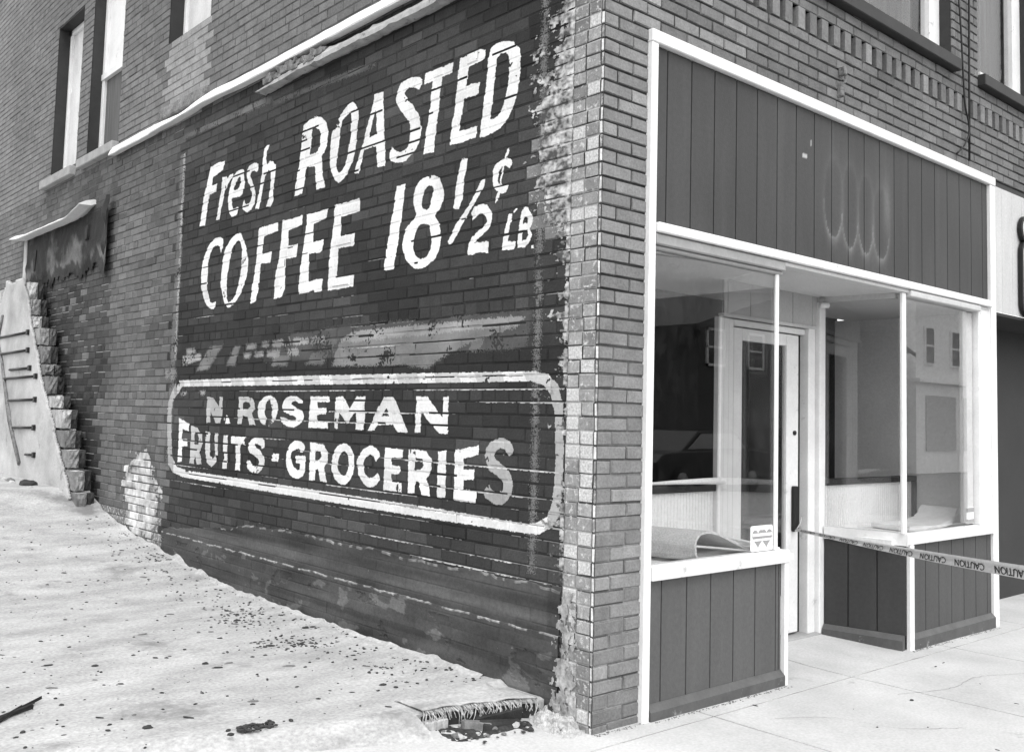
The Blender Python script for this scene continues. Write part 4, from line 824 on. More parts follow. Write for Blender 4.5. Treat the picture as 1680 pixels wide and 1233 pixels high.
# ------------------------------------------------------------------ caution tape
TP = [Vector(p) for p in ((2.60, .565, .672), (1.88, -.33, .738), (.95, -1.52, .812), (.33, -2.31, .868))]
def tape_at(s):
    p = TP[0].lerp(TP[3], s); p.z = .672 + .196 * s - .015 * math.sin(math.pi * s)
    d = (TP[3] - TP[0]).normalized(); tw = -math.radians(66 - 58 * min(1, max(0, (s - .08) / .55)))     # twisted edge-on by the door, upright towards the street
    up = Vector((0, 0, 1)); sd_ = d.cross(up).normalized(); up = sd_.cross(d)
    n = (up * math.cos(tw) + sd_ * math.sin(tw)).normalized(); wd = .027 + .030 * min(1, s / .75)
    return p, n, wd, d.cross(n).normalized()
vs = []; fs = []
for i in range(101):
    p, n, wd, q = tape_at(i / 100)
    for t in (-.5, -.1, .3, .5): vs.append(p + n * wd * t + q * (.004 * math.sin(t * 5)))
    if i:
        for k in range(3): fs.append(((i - 1) * 4 + k, (i - 1) * 4 + k + 1, i * 4 + k + 1, i * 4 + k))
tp = mesh('caution_tape', vs, fs, M_TAPE); tag(tp, 'pale caution tape with black lettering stretched across the doorway', 'tape')
fc = bpy.data.curves.new('lettering', 'FONT'); fc.body = 'CAUTION'; fc.size = 1; fc.offset = .012; fo = bpy.data.objects.new('lettering_curve', fc); COL.objects.link(fo)
bpy.context.view_layer.update(); tm = bpy.data.meshes.new_from_object(fo.evaluated_get(bpy.context.evaluated_depsgraph_get())); bpy.data.objects.remove(fo)
cv = np.array([v.co for v in tm.vertices]); tf = [tuple(p.vertices) for p in tm.polygons]; cv[:, 0] -= cv[:, 0].min(); tw_, th_ = cv[:, 0].max(), cv[:, 1].max()
Ltot = (TP[3] - TP[0]).length; pitch = .335
view = Vector((-3.3, -3.1, 1.4))
for r in range(11):
    s0 = .10 + r * pitch; vs = []
    if s0 + .25 > Ltot: break
    for x, y, _ in cv:
        s = (s0 + .25 * (1 - x / tw_)) / Ltot; p, n, wd, q = tape_at(s)
        sg = 1 if q.dot(view - p) > 0 else -1; t_ = -.42 + .56 * (1 - y / th_)
        vs.append(p + n * wd * t_ + q * (.0025 * sg + .004 * math.sin(t_ * 5)))
    mesh('printed_word', vs, tf, M_BLACK, tp)
tube('tape_knot', [(2.60, .57, .66), (2.625, .555, .70), (2.66, .56, .735), (2.675, .565, .76), (2.66, .57, .70), (2.67, .565, .655)], .005, M_TAPE, tp, 5)
pst = tube('wooden_stake', [(.33, -2.31, -.07), (.33, -2.31, 1.0)], .025, M_WOOD, None, 8); tag(pst, 'short wooden stake on the sidewalk holding the end of the tape', 'stake')
box('foot', .15, .51, -2.49, -2.13, -.10, -.03, M_WOOD, pst, .005)
# ------------------------------------------------------------------ loose wires on the front
c1 = tube('hanging_wire', [(4.03, -.03, 6.9), (4.02, -.025, 4.6), (4.0, -.03, 4.0), (3.99, -.03, 3.4)], .008, M_BLACK); tag(c1, 'straight dark wire hanging down the front between the upper windows', 'wire')
c2 = tube('hanging_wire', smooth_open([(3.855, -.02, 4.62), (3.869, -.03, 4.33), (3.905, -.035, 3.85), (3.955, -.04, 3.70), (3.965, -.04, 3.60), (3.90, -.03, 3.50), (3.80, -.02, 3.42)], 4), .007, M_BLACK); tag(c2, 'curled dark wire with a loose bent end left of the straight wire', 'wire')
hk = boxes('iron_bracket', [(2.15, 2.185, -.05, .0, 3.59, 3.64), (2.145, 2.175, -.03, .0, 3.45, 3.55), (2.20, 2.225, -.02, .0, 3.55, 3.58)], M_RUST, None, .006, .006); tag(hk, 'rusted iron bracket stub on the brick above the fascia', 'bracket')
# ================================================================== neighbouring shop
NB = empty('neighbouring_shop', (4.47, 0, -.1), label='adjoining shopfront with pale boarded fascia and dark recessed entry', cat='shop')
panel('fascia', [4.47, 14.0], [4.66 + .2 * k for k in range(46)], 2.312, 3.312, lambda u, v, h: (u, -h + .004, v), M_NEIGH, NB, lambda u, v: .5, 1, .003, .004)
box('fascia_gap', 4.35, 14, .012, .08, 3.2, 3.6, M_BLACK, NB, 0)
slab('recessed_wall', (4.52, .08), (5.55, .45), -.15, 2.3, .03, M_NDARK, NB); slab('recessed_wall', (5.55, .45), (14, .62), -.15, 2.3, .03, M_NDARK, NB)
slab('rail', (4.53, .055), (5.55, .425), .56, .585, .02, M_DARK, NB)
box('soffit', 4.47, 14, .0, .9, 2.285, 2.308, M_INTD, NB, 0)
def knob(cx, cz, r): return [(cx + r * math.cos(a), cz + r * math.sin(a)) for a in [2 * math.pi * k / 20 for k in range(20)]]
sg = flat_poly('shop_sign', [rrect(4.955, 6.45, 2.315, 2.945, .11), knob(5.06, 3.035, .112), knob(6.34, 3.035, .112)], -.035, M_BLACK, None, .03)
tag(sg, 'white cut-out sign with thick black edge on the pale neighbouring fascia', 'sign')
flat_poly('face', [rrect(4.978, 6.43, 2.338, 2.93, .10), knob(5.065, 3.035, .092), knob(6.335, 3.035, .092)], -.045, M_PAPER, sg, .008)
# ================================================================== ground
def gz(y):
    return float(np.interp(y, [-5, .3, 2, 3.5, 4.1, 4.6, 5.0, 5.7, 6.5, 7.0, 9, 16], [.04, .04, .035, .05, .09, .14, .18, .25, .39, .57, .6, .6]))
def lotz(x, y):
    return gz(y) + .005 * fb(x * 1.1, y * 1.1, 9) + .003 * fb(x * 5, y * 5, 2) + (.03 * max(0, 1 + x / .25) * (.4 + fb(y * 4, 1)) if y > .6 else 0)
def edge_y(x): return float(np.interp(x, [-12, -2.2, -1.3, -.62, -.46, -.28, -.13, -.05, 0], [3.5, .95, .665, .475, .455, .405, .355, .31, .30]))
xs = [-10 + .5 * i for i in range(16)] + [-2.4 + .05 * i for i in range(35)] + [-.64, -.6251, -.62] + [-.60 + .04 * i for i in range(15)] + [-.001]
xs = sorted(set(round(x, 4) for x in xs))
ts = [0] + [(i / 150.0) ** 1.25 for i in range(1, 151)]
vs = []; fs = []; nt_ = len(ts) + 1
for i, x in enumerate(xs):
    e = edge_y(x) + (.01 * n3(x * 30, 1)); 
    vs.append((x, e + .004 - (.24 if x < -.63 else 0), -.30 if x > -.63 else zw(x) - .02))
    for t in ts:
        y = e + (15 - e) * t; vs.append((x, y, lotz(x, y) - (.006 if t == 0 else 0)))
    if i:
        for j in range(nt_ - 1): fs.append(((i - 1) * nt_ + j, i * nt_ + j, i * nt_ + j + 1, (i - 1) * nt_ + j + 1))
tag(mesh('vacant_lot', vs, fs, M_LOT, smooth=False), kind='structure')
# dust and crumbs banked against the foot of the wall
vs = []; fs = []
for i in range(161):
    y = .75 + 5.6 * i / 160; wv = .05 + .05 * abs(fb(y * 3, 8)); hh = .012 + .03 * max(0, fb(y * 4, 5))
    vs += [(-wv, y, lotz(-wv, y) - .004), (-wv * .5, y, lotz(-wv * .5, y) + hh * .6), (-.02, y, lotz(-.02, y) + hh)]
    if i:
        for k in range(2): fs.append(((i - 1) * 3 + k, (i - 1) * 3 + k + 1, i * 3 + k + 1, i * 3 + k))
tag(mesh('wall_foot_dust', vs, fs, M_LOT), kind='structure')
# sidewalk of scored slabs
def lines_with_grooves(a, b, gs, step):
    c = [(a, 0), (b, 0)]
    u = a + step
    while u < b: c.append((u, 0)); u += step
    c = [q for q in c if all(abs(q[0] - g) > .05 for g in gs)]
    for g in gs: c += [(g - .006, 0), (g - .003, -.012), (g + .003, -.012), (g + .006, 0)]
    return sorted(c)
cx = lines_with_grooves(-10, 14, [.72 + 1.33 * k for k in range(-7, 10) if k != -1], .2)
cy = lines_with_grooves(-3.5, 1.0, [-2.85, -1.5, -.15], .15)
vs = []; fs = []
for i, (x, hx) in enumerate(cx):
    for j, (y, hy) in enumerate(cy):
        vs.append((x, y, zw(x) + (.025 * min(1, max(0, (y - .05) / .5))) + min(hx, hy) + .0025 * fb(x * 1.5, y * 1.5, 3)))
        if i and j: n = len(cy); fs.append(((i - 1) * n + j - 1, i * n + j - 1, i * n + j, (i - 1) * n + j))
tag(mesh('sidewalk', vs, fs, M_WALK), kind='structure')
vs = []; fs = []
def joint(a, b, n=60):
    for i in range(n + 1):
        x = a[0] + (b[0] - a[0]) * i / n; y = a[1] + (b[1] - a[1]) * i / n; dx, dy = (0, .005) if a[1] == b[1] else (.005, 0)
        z = zw(x) + (.025 * min(1, max(0, (y - .05) / .5))) + .0025 * fb(x * 1.5, y * 1.5, 3) - .0035 - .003 * n3(x * 9, y * 9)
        vs.extend([(x - dx, y - dy, z), (x + dx, y + dy, z)])
        if i: k = len(vs); fs.append((k - 4, k - 2, k - 1, k - 3))
for g in [.72 + 1.33 * k for k in range(-7, 10) if k != -1]: joint((g, -3.5), (g, -.16)); joint((g, -.14), (g, .9), 16)
for g in (-2.85, -1.5): joint((-10, g), (14, g), 160)
joint((.05, -.15), (14, -.15), 120)
tag(mesh('sidewalk_joints', vs, fs, M_JOINT), kind='structure')
tag(box('kerb', -10, 14, -3.66, -3.501, -.35, -.07, M_WALK, None, .01), kind='structure')
tag(mesh('street', [(-400, -400, -.24), (400, -400, -.24), (400, 400, -.24), (-400, 400, -.24)], [(0, 1, 2, 3)], M_ROAD), kind='structure')
# ================================================================== ruined party wall
RW = empty('ruined_wall', (-.11, 8.0, .5), label='broken stub of demolished wall with toothed bricks and pale plaster face beside the dark brick', cat='wall')
tz = [.4, .54, .74, .94, 1.18, 1.36, 1.55, 1.69, 1.89, 2.13, 2.38, 2.6, 2.82]; ty = [6.5, 6.58, 6.70, 6.9, 7.13, 7.35, 7.58, 7.76, 7.95, 8.1, 8.4, 8.56, 8.79]
V = []; F = []; T = []
z = .36; k = 0
rr = random.Random(4)
while z < 2.78:
    hgt = rr.choice([.13, .20, .19, .195, .135]) + rr.uniform(-.012, .012); zc = min(z + hgt / 2, 2.8); yo = float(np.interp(zc, tz, ty)) + rr.uniform(-.06, .05)
    for x0, x1 in ((-.215, -.125), (-.115, -.045)):
        i = len(V); y0 = yo + (rr.uniform(0, .05) if x0 < -.2 else rr.uniform(-.02, .02)); tn = rr.choice([.16, .28, .38, .22, .12]) if x0 < -.2 else rr.choice([.035, .06, .10, .05]); y0 += 0 if x0 < -.2 else .07
        j = lambda: rr.uniform(-.008, .008)
        # irregular block, front face split into 4x4
        n = 4
        for a in range(n + 1):
            for b in range(n + 1):
                q = (0 < a < n) and (0 < b < n)
                V.append((x0 + (x1 - x0) * a / n + j() * .5, y0 + (j() * 1.5 if q else abs(j()) + .006), z + .008 + (hgt - .016) * b / n + j() * .5))
        for a in range(n):
            for b in range(n): F.append((i + a * (n + 1) + b, i + (a + 1) * (n + 1) + b, i + (a + 1) * (n + 1) + b + 1, i + a * (n + 1) + b + 1)); T.append((tn * rr.uniform(.7, 1.3), 0))
        o = len(V); V += [(x0, y0 + 1.3, z + .006), (x1, y0 + 1.3, z + .006), (x1, y0 + 1.3, z + hgt - .006), (x0, y0 + 1.3, z + hgt - .006)]
        c = [i, i + n * (n + 1), i + n * (n + 1) + n, i + n]
        for f in ((c[3], c[2], o + 2, o + 3), (c[0], o, o + 1, c[1]), (c[1], o + 1, o + 2, c[2]), (c[0], c[3], o + 3, o)): F.append(f); T.append((tn * (2.2 if f[0] == c[3] else 1), 0))
    # mortar bed, pale and crumbly, set a little back
    i = len(V); x0, x1 = -.205, -.05; y0 = yo + .085
    V += [(x0, y0, z - .012), (x1, y0, z - .012), (x1, y0 + .03, z + .010), (x0, y0 + .03, z + .010), (x0, y0 + 1.2, z - .012), (x1, y0 + 1.2, z - .012), (x1, y0 + 1.2, z + .01), (x0, y0 + 1.2, z + .01)]
    for f in ((0, 1, 2, 3), (3, 2, 6, 7), (0, 4, 5, 1), (1, 5, 6, 2)): F.append(tuple(i + q for q in f)); T.append((.42, 0))
    z += hgt + .006; k += 1
i = len(V); hexa2 = [(-.2, 7.6, .3), (-.01, 7.6, .3), (-.01, 10.6, .3), (-.2, 10.6, .3), (-.2, 8.9, 2.7), (-.01, 8.9, 2.7), (-.01, 10.2, 2.7), (-.2, 10.2, 2.7)]
V += hexa2
for f in ((0, 1, 5, 4), (1, 2, 6, 5), (2, 3, 7, 6), (3, 0, 4, 7), (4, 5, 6, 7)): F.append(tuple(i + q for q in f)); T.append((.1, 0))
mesh('broken_bricks', V, F, M_RUBBLE, RW, tone=T)
out = np.array([(9.50, 2.85), (9.1, 2.80), (8.80, 2.84), (8.72, 2.7), (8.56, 2.60), (8.40, 2.32), (8.22, 2.10), (8.08, 1.92), (7.92, 1.70), (7.66, 1.45), (7.40, 1.20), (7.2, .98), (7.04, .83), (6.86, .66), (6.74, .50), (6.72, .35), (11.5, .35), (10.4, 1.3), (9.9, 1.95), (9.72, 2.2), (9.74, 2.56), (9.66, 2.62)])
vs, fs = cellsheet(6.5, 11.4, .36, 2.9, .025, lambda y, z: inpoly(np.array([[y + .03 * fb(y * 8, z * 8)]]), np.array([[z + .03 * fb(y * 8, z * 8, 4)]]), out)[0, 0], lambda y, z: .235 + .006 * fb(y * 2, z * 2))
pf = mesh('plaster_face', vs, fs, M_PLASTER, RW, smooth=True)
sm_ = pf.modifiers.new('thickness', 'SOLIDIFY'); sm_.thickness = .025; sm_.offset = 0
for (a, b) in (((9.63, 2.18), (8.41, 2.19)), ((9.45, 1.98), (8.37, 1.99)), ((9.04, 1.785), (8.26, 1.79)), ((9.27, 1.685), (8.02, 1.697)), ((9.01, 1.431), (7.99, 1.447)), ((8.77, 1.128), (7.97, 1.147)), ((8.21, .851), (7.91, .859))):
    rg = tube('rung', [(-.262, a[0], a[1]), (-.262, b[0], b[1])], .014, M_BLACK, RW, 6)
    box('bracket', -.275, -.235, b[0] - .03, b[0] + .03, b[1] - .03, b[1] + .03, M_BLACK, rg, .004)
tube('rail', [(-.26, 9.60, 2.10), (-.26, 9.36, 1.84), (-.26, 8.91, 1.20), (-.255, 8.42, .74)], [.016, .018, .024, .03], M_RUST, RW, 6)
tube('rail', [(-.26, 9.50, 2.45), (-.26, 9.63, 2.15)], .015, M_RUST, RW, 6)
box('plaster_edge', -.03, -.002, 9.56, 9.66, 2.8, 3.4, M_PLASTER, RW, .01, .01)
# ================================================================== loose rubble
def rock_mesh(seed, sx, sy, sz, sub=2, rough=.35):
    bm = bmesh.new(); bmesh.ops.create_icosphere(bm, subdivisions=sub, radius=1)
    for v in bm.verts:
        d = 1 + rough * mn.noise(v.co * 1.3 + Vector((seed * 7.1, 0, 0))) + rough * .5 * mn.noise(v.co * 3.1 + Vector((0, seed * 3.3, 0)))
        v.co = Vector((v.co.x * sx * d, v.co.y * sy * d, max(-.2, v.co.z * d) * sz))
    return bm
M_STD = mat('dark_chip', .035, .9, var=.5, scale=30); M_STP = mat('pale_chip', .45, .9, var=.3, scale=30, bump=.5, bscale=60); M_STM = mat('mid_chip', .16, .9, var=.4, scale=30, bump=.5, bscale=60)
protos = {}
def rock(key, loc, size, rz, m, label, cat, group, name):
    me = protos.get((key, m.name))
    if me is None:
        sx, sy, sz = [(1, .8, .55), (1, .6, .4), (1, .28, .22), (.9, .9, .7), (1, .22, .3)][key % 5]
        bm = rock_mesh(key + 1, sx, sy, sz, 2 if key % 5 != 2 else 2); me = bpy.data.meshes.new(name); bm.to_mesh(me); bm.free(); me.materials.append(m); protos[(key, m.name)] = me
    o = bpy.data.objects.new(name, me); COL.objects.link(o); o.location = loc; o.scale = (size, size, size); o.rotation_euler = (random.uniform(-.1, .1), random.uniform(-.1, .1), rz)
    return tag(o, label, cat, group)
for x, y, s in DEB:
    if y > 5.4 or y < edge_y(x) + .03: continue
    key = random.choice([0, 1, 3, 1]) if s < 4 else random.choice([1, 2, 4, 0])
    sz = s * .0038 * random.uniform(.8, 1.15)
    if s >= 4: rock(key, (x, y, lotz(x, y) + .002), sz * 1.1, random.uniform(-.9, -.4), M_STD, 'dark flake of rubble lying on the pale lot', 'rubble', 'larger dark flakes scattered on the lot', 'rubble_flake')
    elif random.random() < .3: rock(key, (x, y, lotz(x, y) - .001), sz * 1.2, random.uniform(0, 6), M_STM, 'small grey pebble half sunk in the pale lot', 'pebble', 'grey pebbles scattered on the lot', 'pebble')
    else: rock(key, (x, y, lotz(x, y) + .001), sz, random.uniform(0, 6), M_STD, 'small dark chip lying on the pale lot', 'rubble', 'small dark chips scattered on the lot', 'rubble_chip')
# fine crumbs
bm = bmesh.new()
def crumb(x, y, z, s):
    r = bmesh.ops.create_icosphere(bm, subdivisions=1, radius=s, matrix=Matrix.Translation((x, y, z)) @ Matrix.Rotation(random.uniform(0, 6), 4, 'Z') @ Matrix.Diagonal((1.3, .8, .6, 1)))
for i in range(900):
    y = random.uniform(.7, 6.3); x = -abs(random.gauss(0, .25)) - .03 if random.random() < .55 else random.uniform(-2.2, -.1); crumb(x, y, lotz(x, y), random.choice([.0025, .003, .004, .005, .008, .011]))
for cx_, cy_, n in ((-.38, 1.98, 60), (-.42, 2.7, 50), (-.56, 2.0, 25), (-.3, 1.23, 18), (-.3, 2.95, 30), (-.15, 4.8, 40)):
    for i in range(n): x = cx_ + random.gauss(0, .08); y = cy_ + random.gauss(0, .1); x = min(x, -.03); crumb(x, y, lotz(x, y), random.uniform(.004, .012))
tag(bm_obj('crumbs', bm, M_STD), kind='stuff', label='fine dark crumbs strewn over the pale lot', cat='crumbs')
# heap at the front edge of the lot
bm = bmesh.new()
for i in range(70):
    x = random.gauss(-1.30, .055); y = .715 + random.gauss(0, .025); crumb(x, y, lotz(x, y) + random.uniform(0, .012), random.uniform(.005, .014))
tag(bm_obj('crumb_heap', bm, M_STD), kind='stuff', label='small heap of dark crumbs at the near edge of the lot', cat='crumbs')
# charred plank, splintered
bm = bmesh.new()
for a, b, wd, tk in (((-2.20, 1.36), (-2.02, 1.535), .024, .014), ((-2.10, 1.475), (-1.90, 1.645), .011, .010), ((-2.05, 1.52), (-1.95, 1.60), .016, .009), ((-2.17, 1.42), (-1.97, 1.54), .008, .016)):
    d = Vector((b[0] - a[0], b[1] - a[1], 0)); M = Matrix.Translation((a[0], a[1], lotz(*a) + .004)) @ Matrix.Rotation(math.atan2(d.y, d.x), 4, 'Z') @ Matrix.Rotation(random.uniform(-.06, .0), 4, 'Y')
    add_box(bm, 0, d.length, -wd / 2, wd / 2, 0, tk, .003, .006, M)
tag(bm_obj('charred_plank', bm, M_CHAR), 'charred splintered plank lying on the pale lot', 'plank')
# small splinters of wood and lath
for i in range(26):
    x = random.uniform(-2.0, -.15); y = random.uniform(.9, 4.6)
    if y < edge_y(x) + .1: continue
    o = rock(7, (x, y, lotz(x, y) + .002), random.uniform(.012, .032), random.uniform(-1.3, .1), M_STM if i % 3 else M_STD, 'thin wood splinter lying on the pale lot', 'splinter', 'wood splinters scattered on the lot', 'splinter')
# grit added as contact darkening where wall and pavement meet, and two cracks
bm = bmesh.new()
for i in range(420):
    if random.random() < .3: x = random.uniform(0, .34); y = -.012 - abs(random.gauss(0, .012))
    elif random.random() < .5: x = random.uniform(.38, 1.56); y = -.045 - abs(random.gauss(0, .012))
    else: x = random.uniform(3.0, 4.4); y = -.045 - abs(random.gauss(0, .012))
    crumb(x, y, zw(x) + .001, random.uniform(.0015, .005))
tag(bm_obj('contact_shade_grit', bm, M_STM), kind='stuff', label='line of grit added as contact shade where the shopfront meets the sidewalk', cat='grit')
vs = []; fs = []
for path in (((1.9, -.5), (2.3, -.62), (2.7, -.60), (3.2, -.78), (3.7, -.74)), ((.95, -.35), (1.2, -.52), (1.32, -.8), (1.6, -1.0))):
    pts = smooth_open(path, 12)
    for i, p in enumerate(pts):
        x = p[0]; y = p[1] + .012 * n3(x * 25, 3); wv = .0012 + .0016 * abs(n3(x * 14, 8)); z = zw(x) + .0025 * fb(x * 1.5, y * 1.5, 3) + .0015
        vs += [(x, y - wv, z), (x, y + wv, z)]
        if i: k = len(vs); fs.append((k - 4, k - 2, k - 1, k - 3))
tag(mesh('sidewalk_cracks', vs, fs, M_JOINT), kind='structure')
# rubble at the back of the lot and at the corner
for x, y, s, key, m, lb in ((-.42, 7.45, .085, 3, M_STD, 'dark lump of brick against the plaster stub'), (-.45, 8.0, .06, 0, M_STM, None), (-.5, 8.4, .07, 1, M_STP, None), (-.48, 8.9, .06, 0, M_STM, None), (-.5, 7.75, .04, 3, M_STP, None), (-.5, 9.3, .08, 0, M_STP, None), (-.46, 8.2, .045, 0, M_STP, None), (-.5, 8.65, .05, 3, M_STP, None), (-.47, 7.2, .03, 0, M_STP, None), (-.5, 9.6, .06, 0, M_STM, None)):
    rock(key, (x, y, lotz(x, y)), s, random.uniform(0, 6), m, lb or 'rough lump of masonry at the foot of the plaster stub', 'rubble', None if lb else 'lumps along the foot of the plaster stub', 'brick_lump' if lb else 'masonry_lump')
for i in range(90):
    t = random.random(); x = -.03 - abs(random.gauss(0, .07)) ; y = .04 + .30 * t; x = max(x, -.26)
    if y > edge_y(max(-.6, x)) - .03: y = edge_y(x) - random.uniform(.03, .1)
    s = random.choice([.012, .016, .022, .03, .014]); z = zw(0) + max(0, .05 * (1 + x / .1)) * (y > .12)
    rock(random.choice([0, 3, 1]), (x, y, z), s, random.uniform(0, 6), M_STP, 'small pale stone in the rubble at the foot of the brick corner', 'stone', 'pale stones at the foot of the brick corner', 'stone')
vs = []; fs = []
for i in range(61):
    for j in range(61):
        x = -.30 + .32 * i / 60; y = .0 + .42 * j / 60; h = .085 * math.exp(-((x + .02) / .09) ** 2) * min(1, max(0, (y - .02) / .12)) * (.7 + .6 * fb(x * 14, y * 14)) + .022 * fb(x * 34, y * 34) + .01 * fb(x * 90, y * 90)
        vs.append((x, y, zw(0) + h - .012))
        if i and j: fs.append(((i - 1) * 61 + j - 1, i * 61 + j - 1, i * 61 + j, (i - 1) * 61 + j))
tag(mesh('mortar_heap', vs, fs, mat('crushed_mortar', .42, .95, var=.5, scale=16, fine=.3, bump=1, bscale=60, spots=(.66, .07, 30))), 'low heap of pale crushed mortar between corner and lot edge', 'rubble heap')
# torn matting over the lot edge with its fringe, timber and bricks in the notch below
TC = empty('torn_matting', (-.33, .42, .04), label='torn strip of woven matting with ragged fringe over the lot edge', cat='matting')
vs = []; fs = []
for i in range(41):
    x = -.615 + .56 * i / 40; e = edge_y(x)
    for j in range(9): y = e - .008 + (.22 + .05 * fb(x * 6, 2)) * j / 8; vs.append((x, y, lotz(x, y) + .006 + .008 * fb(x * 9, y * 9) - (.01 if j == 8 else 0)))
    if i:
        for j in range(8): fs.append(((i - 1) * 9 + j, i * 9 + j, i * 9 + j + 1, (i - 1) * 9 + j + 1))
ms = mesh('mat_sheet', vs, fs, M_LOT, TC, smooth=True); sm_ = ms.modifiers.new('thickness', 'SOLIDIFY'); sm_.thickness = .006; sm_.offset = 1
bm = bmesh.new()
for i in range(85):
    x = -.615 + .56 * (i + random.random()) / 85; e = edge_y(x); L = random.uniform(.025, .05) + .045 * max(0, n3(x * 22, 5) + .2) * (1.2 if random.random() < .15 else 1); sl = random.uniform(-.7, .8)
    y0 = e - .012; z0 = lotz(x, e) + .004; r = random.uniform(.0016, .003)
    tube('f', [(x, y0 + .008, z0), (x + sl * L * .2, y0 - .010, z0 - .008), (x + sl * L * .6, y0 - .016 - random.uniform(0, .01), z0 - L * .55), (x + sl * L, y0 - .012 - random.uniform(0, .02), z0 - L)], [r, r, r, r * .6], None, None, 4, bm)
bm_obj('fringe', bm, mat('jute', .38, .9, var=.7, scale=40), TC)
bm = bmesh.new(); add_box(bm, -.615, -.49, .425, .50, -.12, .005, .006, .006, Matrix.Translation((-.55, .46, 0)) @ Matrix.Rotation(-.25, 4, 'Z') @ Matrix.Translation((.55, -.46, 0)))
tag(bm_obj('timber_block', bm, M_WOODP), 'pale weathered timber block standing under the torn matting', 'timber')
def turned(name, x, y, z0, z1, L, wd, rz, ry, m, label, cat, jit=.008):
    bm = bmesh.new(); add_box(bm, -L / 2, L / 2, -wd / 2, wd / 2, z0, z1, .005, jit, Matrix.Translation((x, y, 0)) @ Matrix.Rotation(rz, 4, 'Z') @ Matrix.Rotation(ry, 4, 'Y')); tag(bm_obj(name, bm, m), label, cat)
turned('loose_brick', -.40, .345, -.06, -.005, .13, .06, -.35, .05, M_STM, 'loose brick lying in the dark notch under the matting', 'brick')
turned('dark_beam', -.25, .375, -.055, .008, .24, .05, -.32, -.10, M_CHAR, 'dark charred beam end under the right part of the matting', 'beam')
turned('burnt_board', -.28, .30, -.055, -.018, .22, .045, -.15, .1, M_CHAR, 'burnt board lying low in front of the charred beam end', 'board')
vs = []; fs = []
for i in range(29):
    for j in range(15):
        x = -.63 + .55 * i / 28; y = .17 + .33 * j / 14; m_ = min(1, i / 3, (28 - i) / 3, j / 4)
        vs.append((x + .02 * n3(y * 20, 1), y + .03 * n3(x * 12, 2), zw(x) - .02 + .036 * m_ + .016 * fb(x * 16, y * 16) * m_))
        if i and j: fs.append(((i - 1) * 15 + j - 1, i * 15 + j - 1, i * 15 + j, (i - 1) * 15 + j))
tag(mesh('shade_dark_earth', vs, fs, mat('shade_dark_earth', .035, .95, var=.7, scale=14, fine=.4, bump=1, bscale=50, spots=(.68, .25, 40))), kind='structure')  # near-black earth tone paints in the shade of the deep notch
for i in range(44):
    x = random.uniform(-.60, -.13); y = random.uniform(.16, min(.44, edge_y(x) - .02)); s = random.choice([.008, .010, .014, .018, .026])
    mm = random.choice([M_STD, M_STP, M_STM]); rock(random.choice([0, 1, 3]), (x, y, zw(x) + .014), s, random.uniform(0, 6), mm, {'dark_chip': 'dark clod', 'pale_chip': 'pale bit of masonry', 'mid_chip': 'grey bit of masonry'}[mm.name] + ' in the notch below the torn matting', 'rubble', {'dark_chip': 'dark clods in the notch', 'pale_chip': 'pale bits in the notch', 'mid_chip': 'grey bits in the notch'}[mm.name], 'rubble_piece')
vs = []; fs = []
for i in range(57):
    x = -.622 + .575 * i / 56; e = edge_y(x) - .006
    vs += [(x, e, -.2), (x, e - .004, -.03), (x, e, .022), (x, e + .05, .03)]
    if i: fs += [((i - 1) * 4 + k, i * 4 + k, i * 4 + k + 1, (i - 1) * 4 + k + 1) for k in range(3)]
tag(mesh('hollow_shade_strip', vs, fs, M_CHAR), 'dark strip painting in the shaded hollow under the torn matting', 'shade strip')  # dark strip over the lot face, painting in the shade of the hollow
# specks on the sidewalk
for i in range(16):
    x = random.uniform(.9, 4.2); y = random.uniform(-1.6, -.15)
    rock(random.choice([1, 2]), (x, y, zw(x) + .001), random.choice([.006, .008, .012, .016]), random.uniform(0, 6), M_STD, 'tiny dark speck of grit on the sidewalk', 'grit', 'specks of grit on the sidewalk', 'grit')
# ================================================================== across the street (seen only as reflections in the glass)
hv = []; hf = []
for i in range(31):
    for j in range(9):
        x = -20 + 130 * i / 30; t = j / 8; y = -38 - 60 * t
        hv.append((x, y, -.3 + (10.5 * math.exp(-((x - 70) / 32) ** 2) + 2.0 + 1.2 * fb(x * .08, y * .08)) * math.sin(math.pi * min(1, t + .12) * .55)))
        if i and j: hf.append(((i - 1) * 9 + j - 1, (i - 1) * 9 + j, i * 9 + j, i * 9 + j - 1))
tag(mesh('hill', hv, hf, mat('hillside', .02, .95, var=.4, scale=.4)), kind='structure')
HS = empty('gabled_house', (23.5, -17, -.2), label='grey gabled house across the street mirrored in the narrow display window', cat='house')
vs = [(17.8, -13, -.2), (29.2, -13, -.2), (29.2, -21, -.2), (17.8, -21, -.2), (17.8, -13, 4.1), (29.2, -13, 4.1), (29.2, -21, 4.1), (17.8, -21, 4.1), (23.5, -13, 5.7), (23.5, -21, 5.7)]
mesh('wall', vs, [(0, 4, 8, 5, 1), (1, 5, 6, 2), (2, 6, 9, 7, 3), (3, 7, 4, 0)], mat('house_wall', .07, .8), HS)
mesh('roof', [(17.3, -12.7, 4.02), (23.5, -12.7, 5.8), (29.7, -12.7, 4.02), (17.3, -21.3, 4.02), (23.5, -21.3, 5.8), (29.7, -21.3, 4.02), (17.3, -12.7, 3.86), (23.5, -12.7, 5.62), (29.7, -12.7, 3.86)], [(0, 1, 4, 3), (1, 2, 5, 4), (0, 6, 7, 1), (1, 7, 8, 2)], M_DARK, HS)
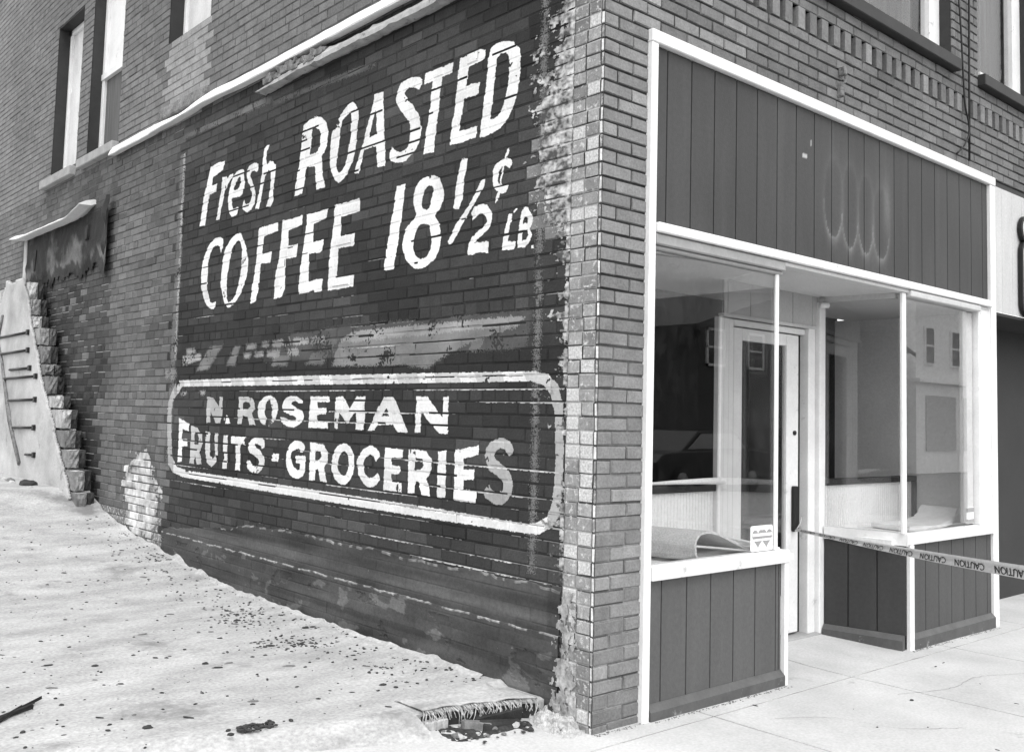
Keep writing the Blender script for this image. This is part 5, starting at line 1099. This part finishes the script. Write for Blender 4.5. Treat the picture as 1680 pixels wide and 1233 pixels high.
for x in (18.1, 20.0, 22.0, 25.0, 27.2):
    f = boxes('window', [(x, x + .07, -13.0, -12.94, 2.95, 4.0), (x + .75, x + .82, -13.0, -12.94, 2.95, 4.0), (x, x + .82, -13, -12.94, 2.95, 3.02), (x, x + .82, -13, -12.94, 3.93, 4.0), (x, x + .82, -13, -12.94, 3.45, 3.5)], M_WHITE, HS, 0)
    box('pane', x + .07, x + .75, -12.99, -12.97, 3.02, 3.93, M_BLACK, f, 0)
PB = empty('pale_building', (38, -18, -.2), label='pale two-storey building across the street mirrored in the wide display window', cat='building')
box('wall', 30.3, 50, -25, -13, -.2, 9, mat('pale_wall', .75, .8), PB, 0)
for x in range(9):
    for z0, z1 in ((3.7, 5.1), (6.2, 7.6)):
        f = boxes('window', [(30.9 + x * 2.1, 31.62 + x * 2.1, -13.01, -12.93, z0, z1)], M_WHITE, PB, 0); boxes('pane', [(30.98 + x * 2.1, 31.54 + x * 2.1, -12.92, -12.91, z0 + .08, (z0 + z1) / 2 - .04), (30.98 + x * 2.1, 31.54 + x * 2.1, -12.92, -12.91, (z0 + z1) / 2 + .04, z1 - .08)], M_DARK, f, 0)
box('cornice', 30.2, 50.1, -13.1, -12.8, 3.05, 3.2, M_WHITE, PB, 0)
for x in range(6): boxes('shop_window', [(31 + x * 3.1, 33.4 + x * 3.1, -12.98, -12.95, .6, 2.6)], M_GREY, PB, 0)
# parked car, side view towards us
CAR = empty('parked_car', (15.6, -11.5, -.24), label='dark parked car across the street mirrored in the narrow display window', cat='car')
def prism(name, prof, y0, y1, m, parent, inset=0, bev=.03):
    bm = bmesh.new(); n = len(prof); cx_ = sum(p[0] for p in prof) / n
    A = [bm.verts.new((x, y0, z)) for x, z in prof]; Bv = [bm.verts.new((x, y1, z)) for x, z in prof]
    bm.faces.new(A); bm.faces.new(Bv[::-1])
    for k in range(n): bm.faces.new((A[k], Bv[k], Bv[(k + 1) % n], A[(k + 1) % n]))
    bmesh.ops.recalc_face_normals(bm, faces=bm.faces); bmesh.ops.bevel(bm, geom=list(bm.edges), offset=bev, segments=2, affect='EDGES', profile=.5)
    return bm_obj(name, bm, m, parent)
M_CAR = mat('car_paint', .03, .25, var=.05, spec=.5)
prism('body', [(13.4, .05), (13.35, .5), (13.6, .68), (14.4, .74), (17.1, .78), (17.75, .7), (17.8, .35), (17.7, .05)], -12.35, -10.7, M_CAR, CAR)
prism('cabin', [(14.3, .70), (14.95, 1.2), (16.4, 1.24), (17.1, .74)], -12.25, -10.8, M_CAR, CAR)
for y in (-10.775, -12.275): prism('window', [(14.55, .78), (15.02, 1.13), (16.3, 1.16), (16.8, .80)], y - .01, y + .01, M_STEELG, CAR, 0, .004)
for x in (14.2, 16.9):
    for y in (-10.75, -12.3):
        wl = tube('wheel', [(x, y - .1, .08), (x, y + .1, .08)], .32, M_BLACK, CAR, 20); tube('rim', [(x, y - .11, .08), (x, y + .11, .08)], .19, M_STEEL, wl, 14)
# an overhead line across the street, reflected as thin lines against the sky
for (xa, za, xb, zb, lb) in ((13, 4.62, 20.5, 4.75, 'highest'), (9, 4.0, 24, 4.55, 'middle'), (9, 3.45, 24, 4.3, 'lowest')):
    y0 = -9.0; o = tube('overhead_wire', [(xa + (xb - xa) * k / 12 * 1.6 - 2, y0, za + (zb - za) * k / 12 * 1.6 - .08 * math.sin(math.pi * k / 12) + 1.0) for k in range(13)], .014, M_BLACK); tag(o, lb + ' of three thin overhead wires across the street, mirrored in the glass', 'wire', 'overhead wires across the street')
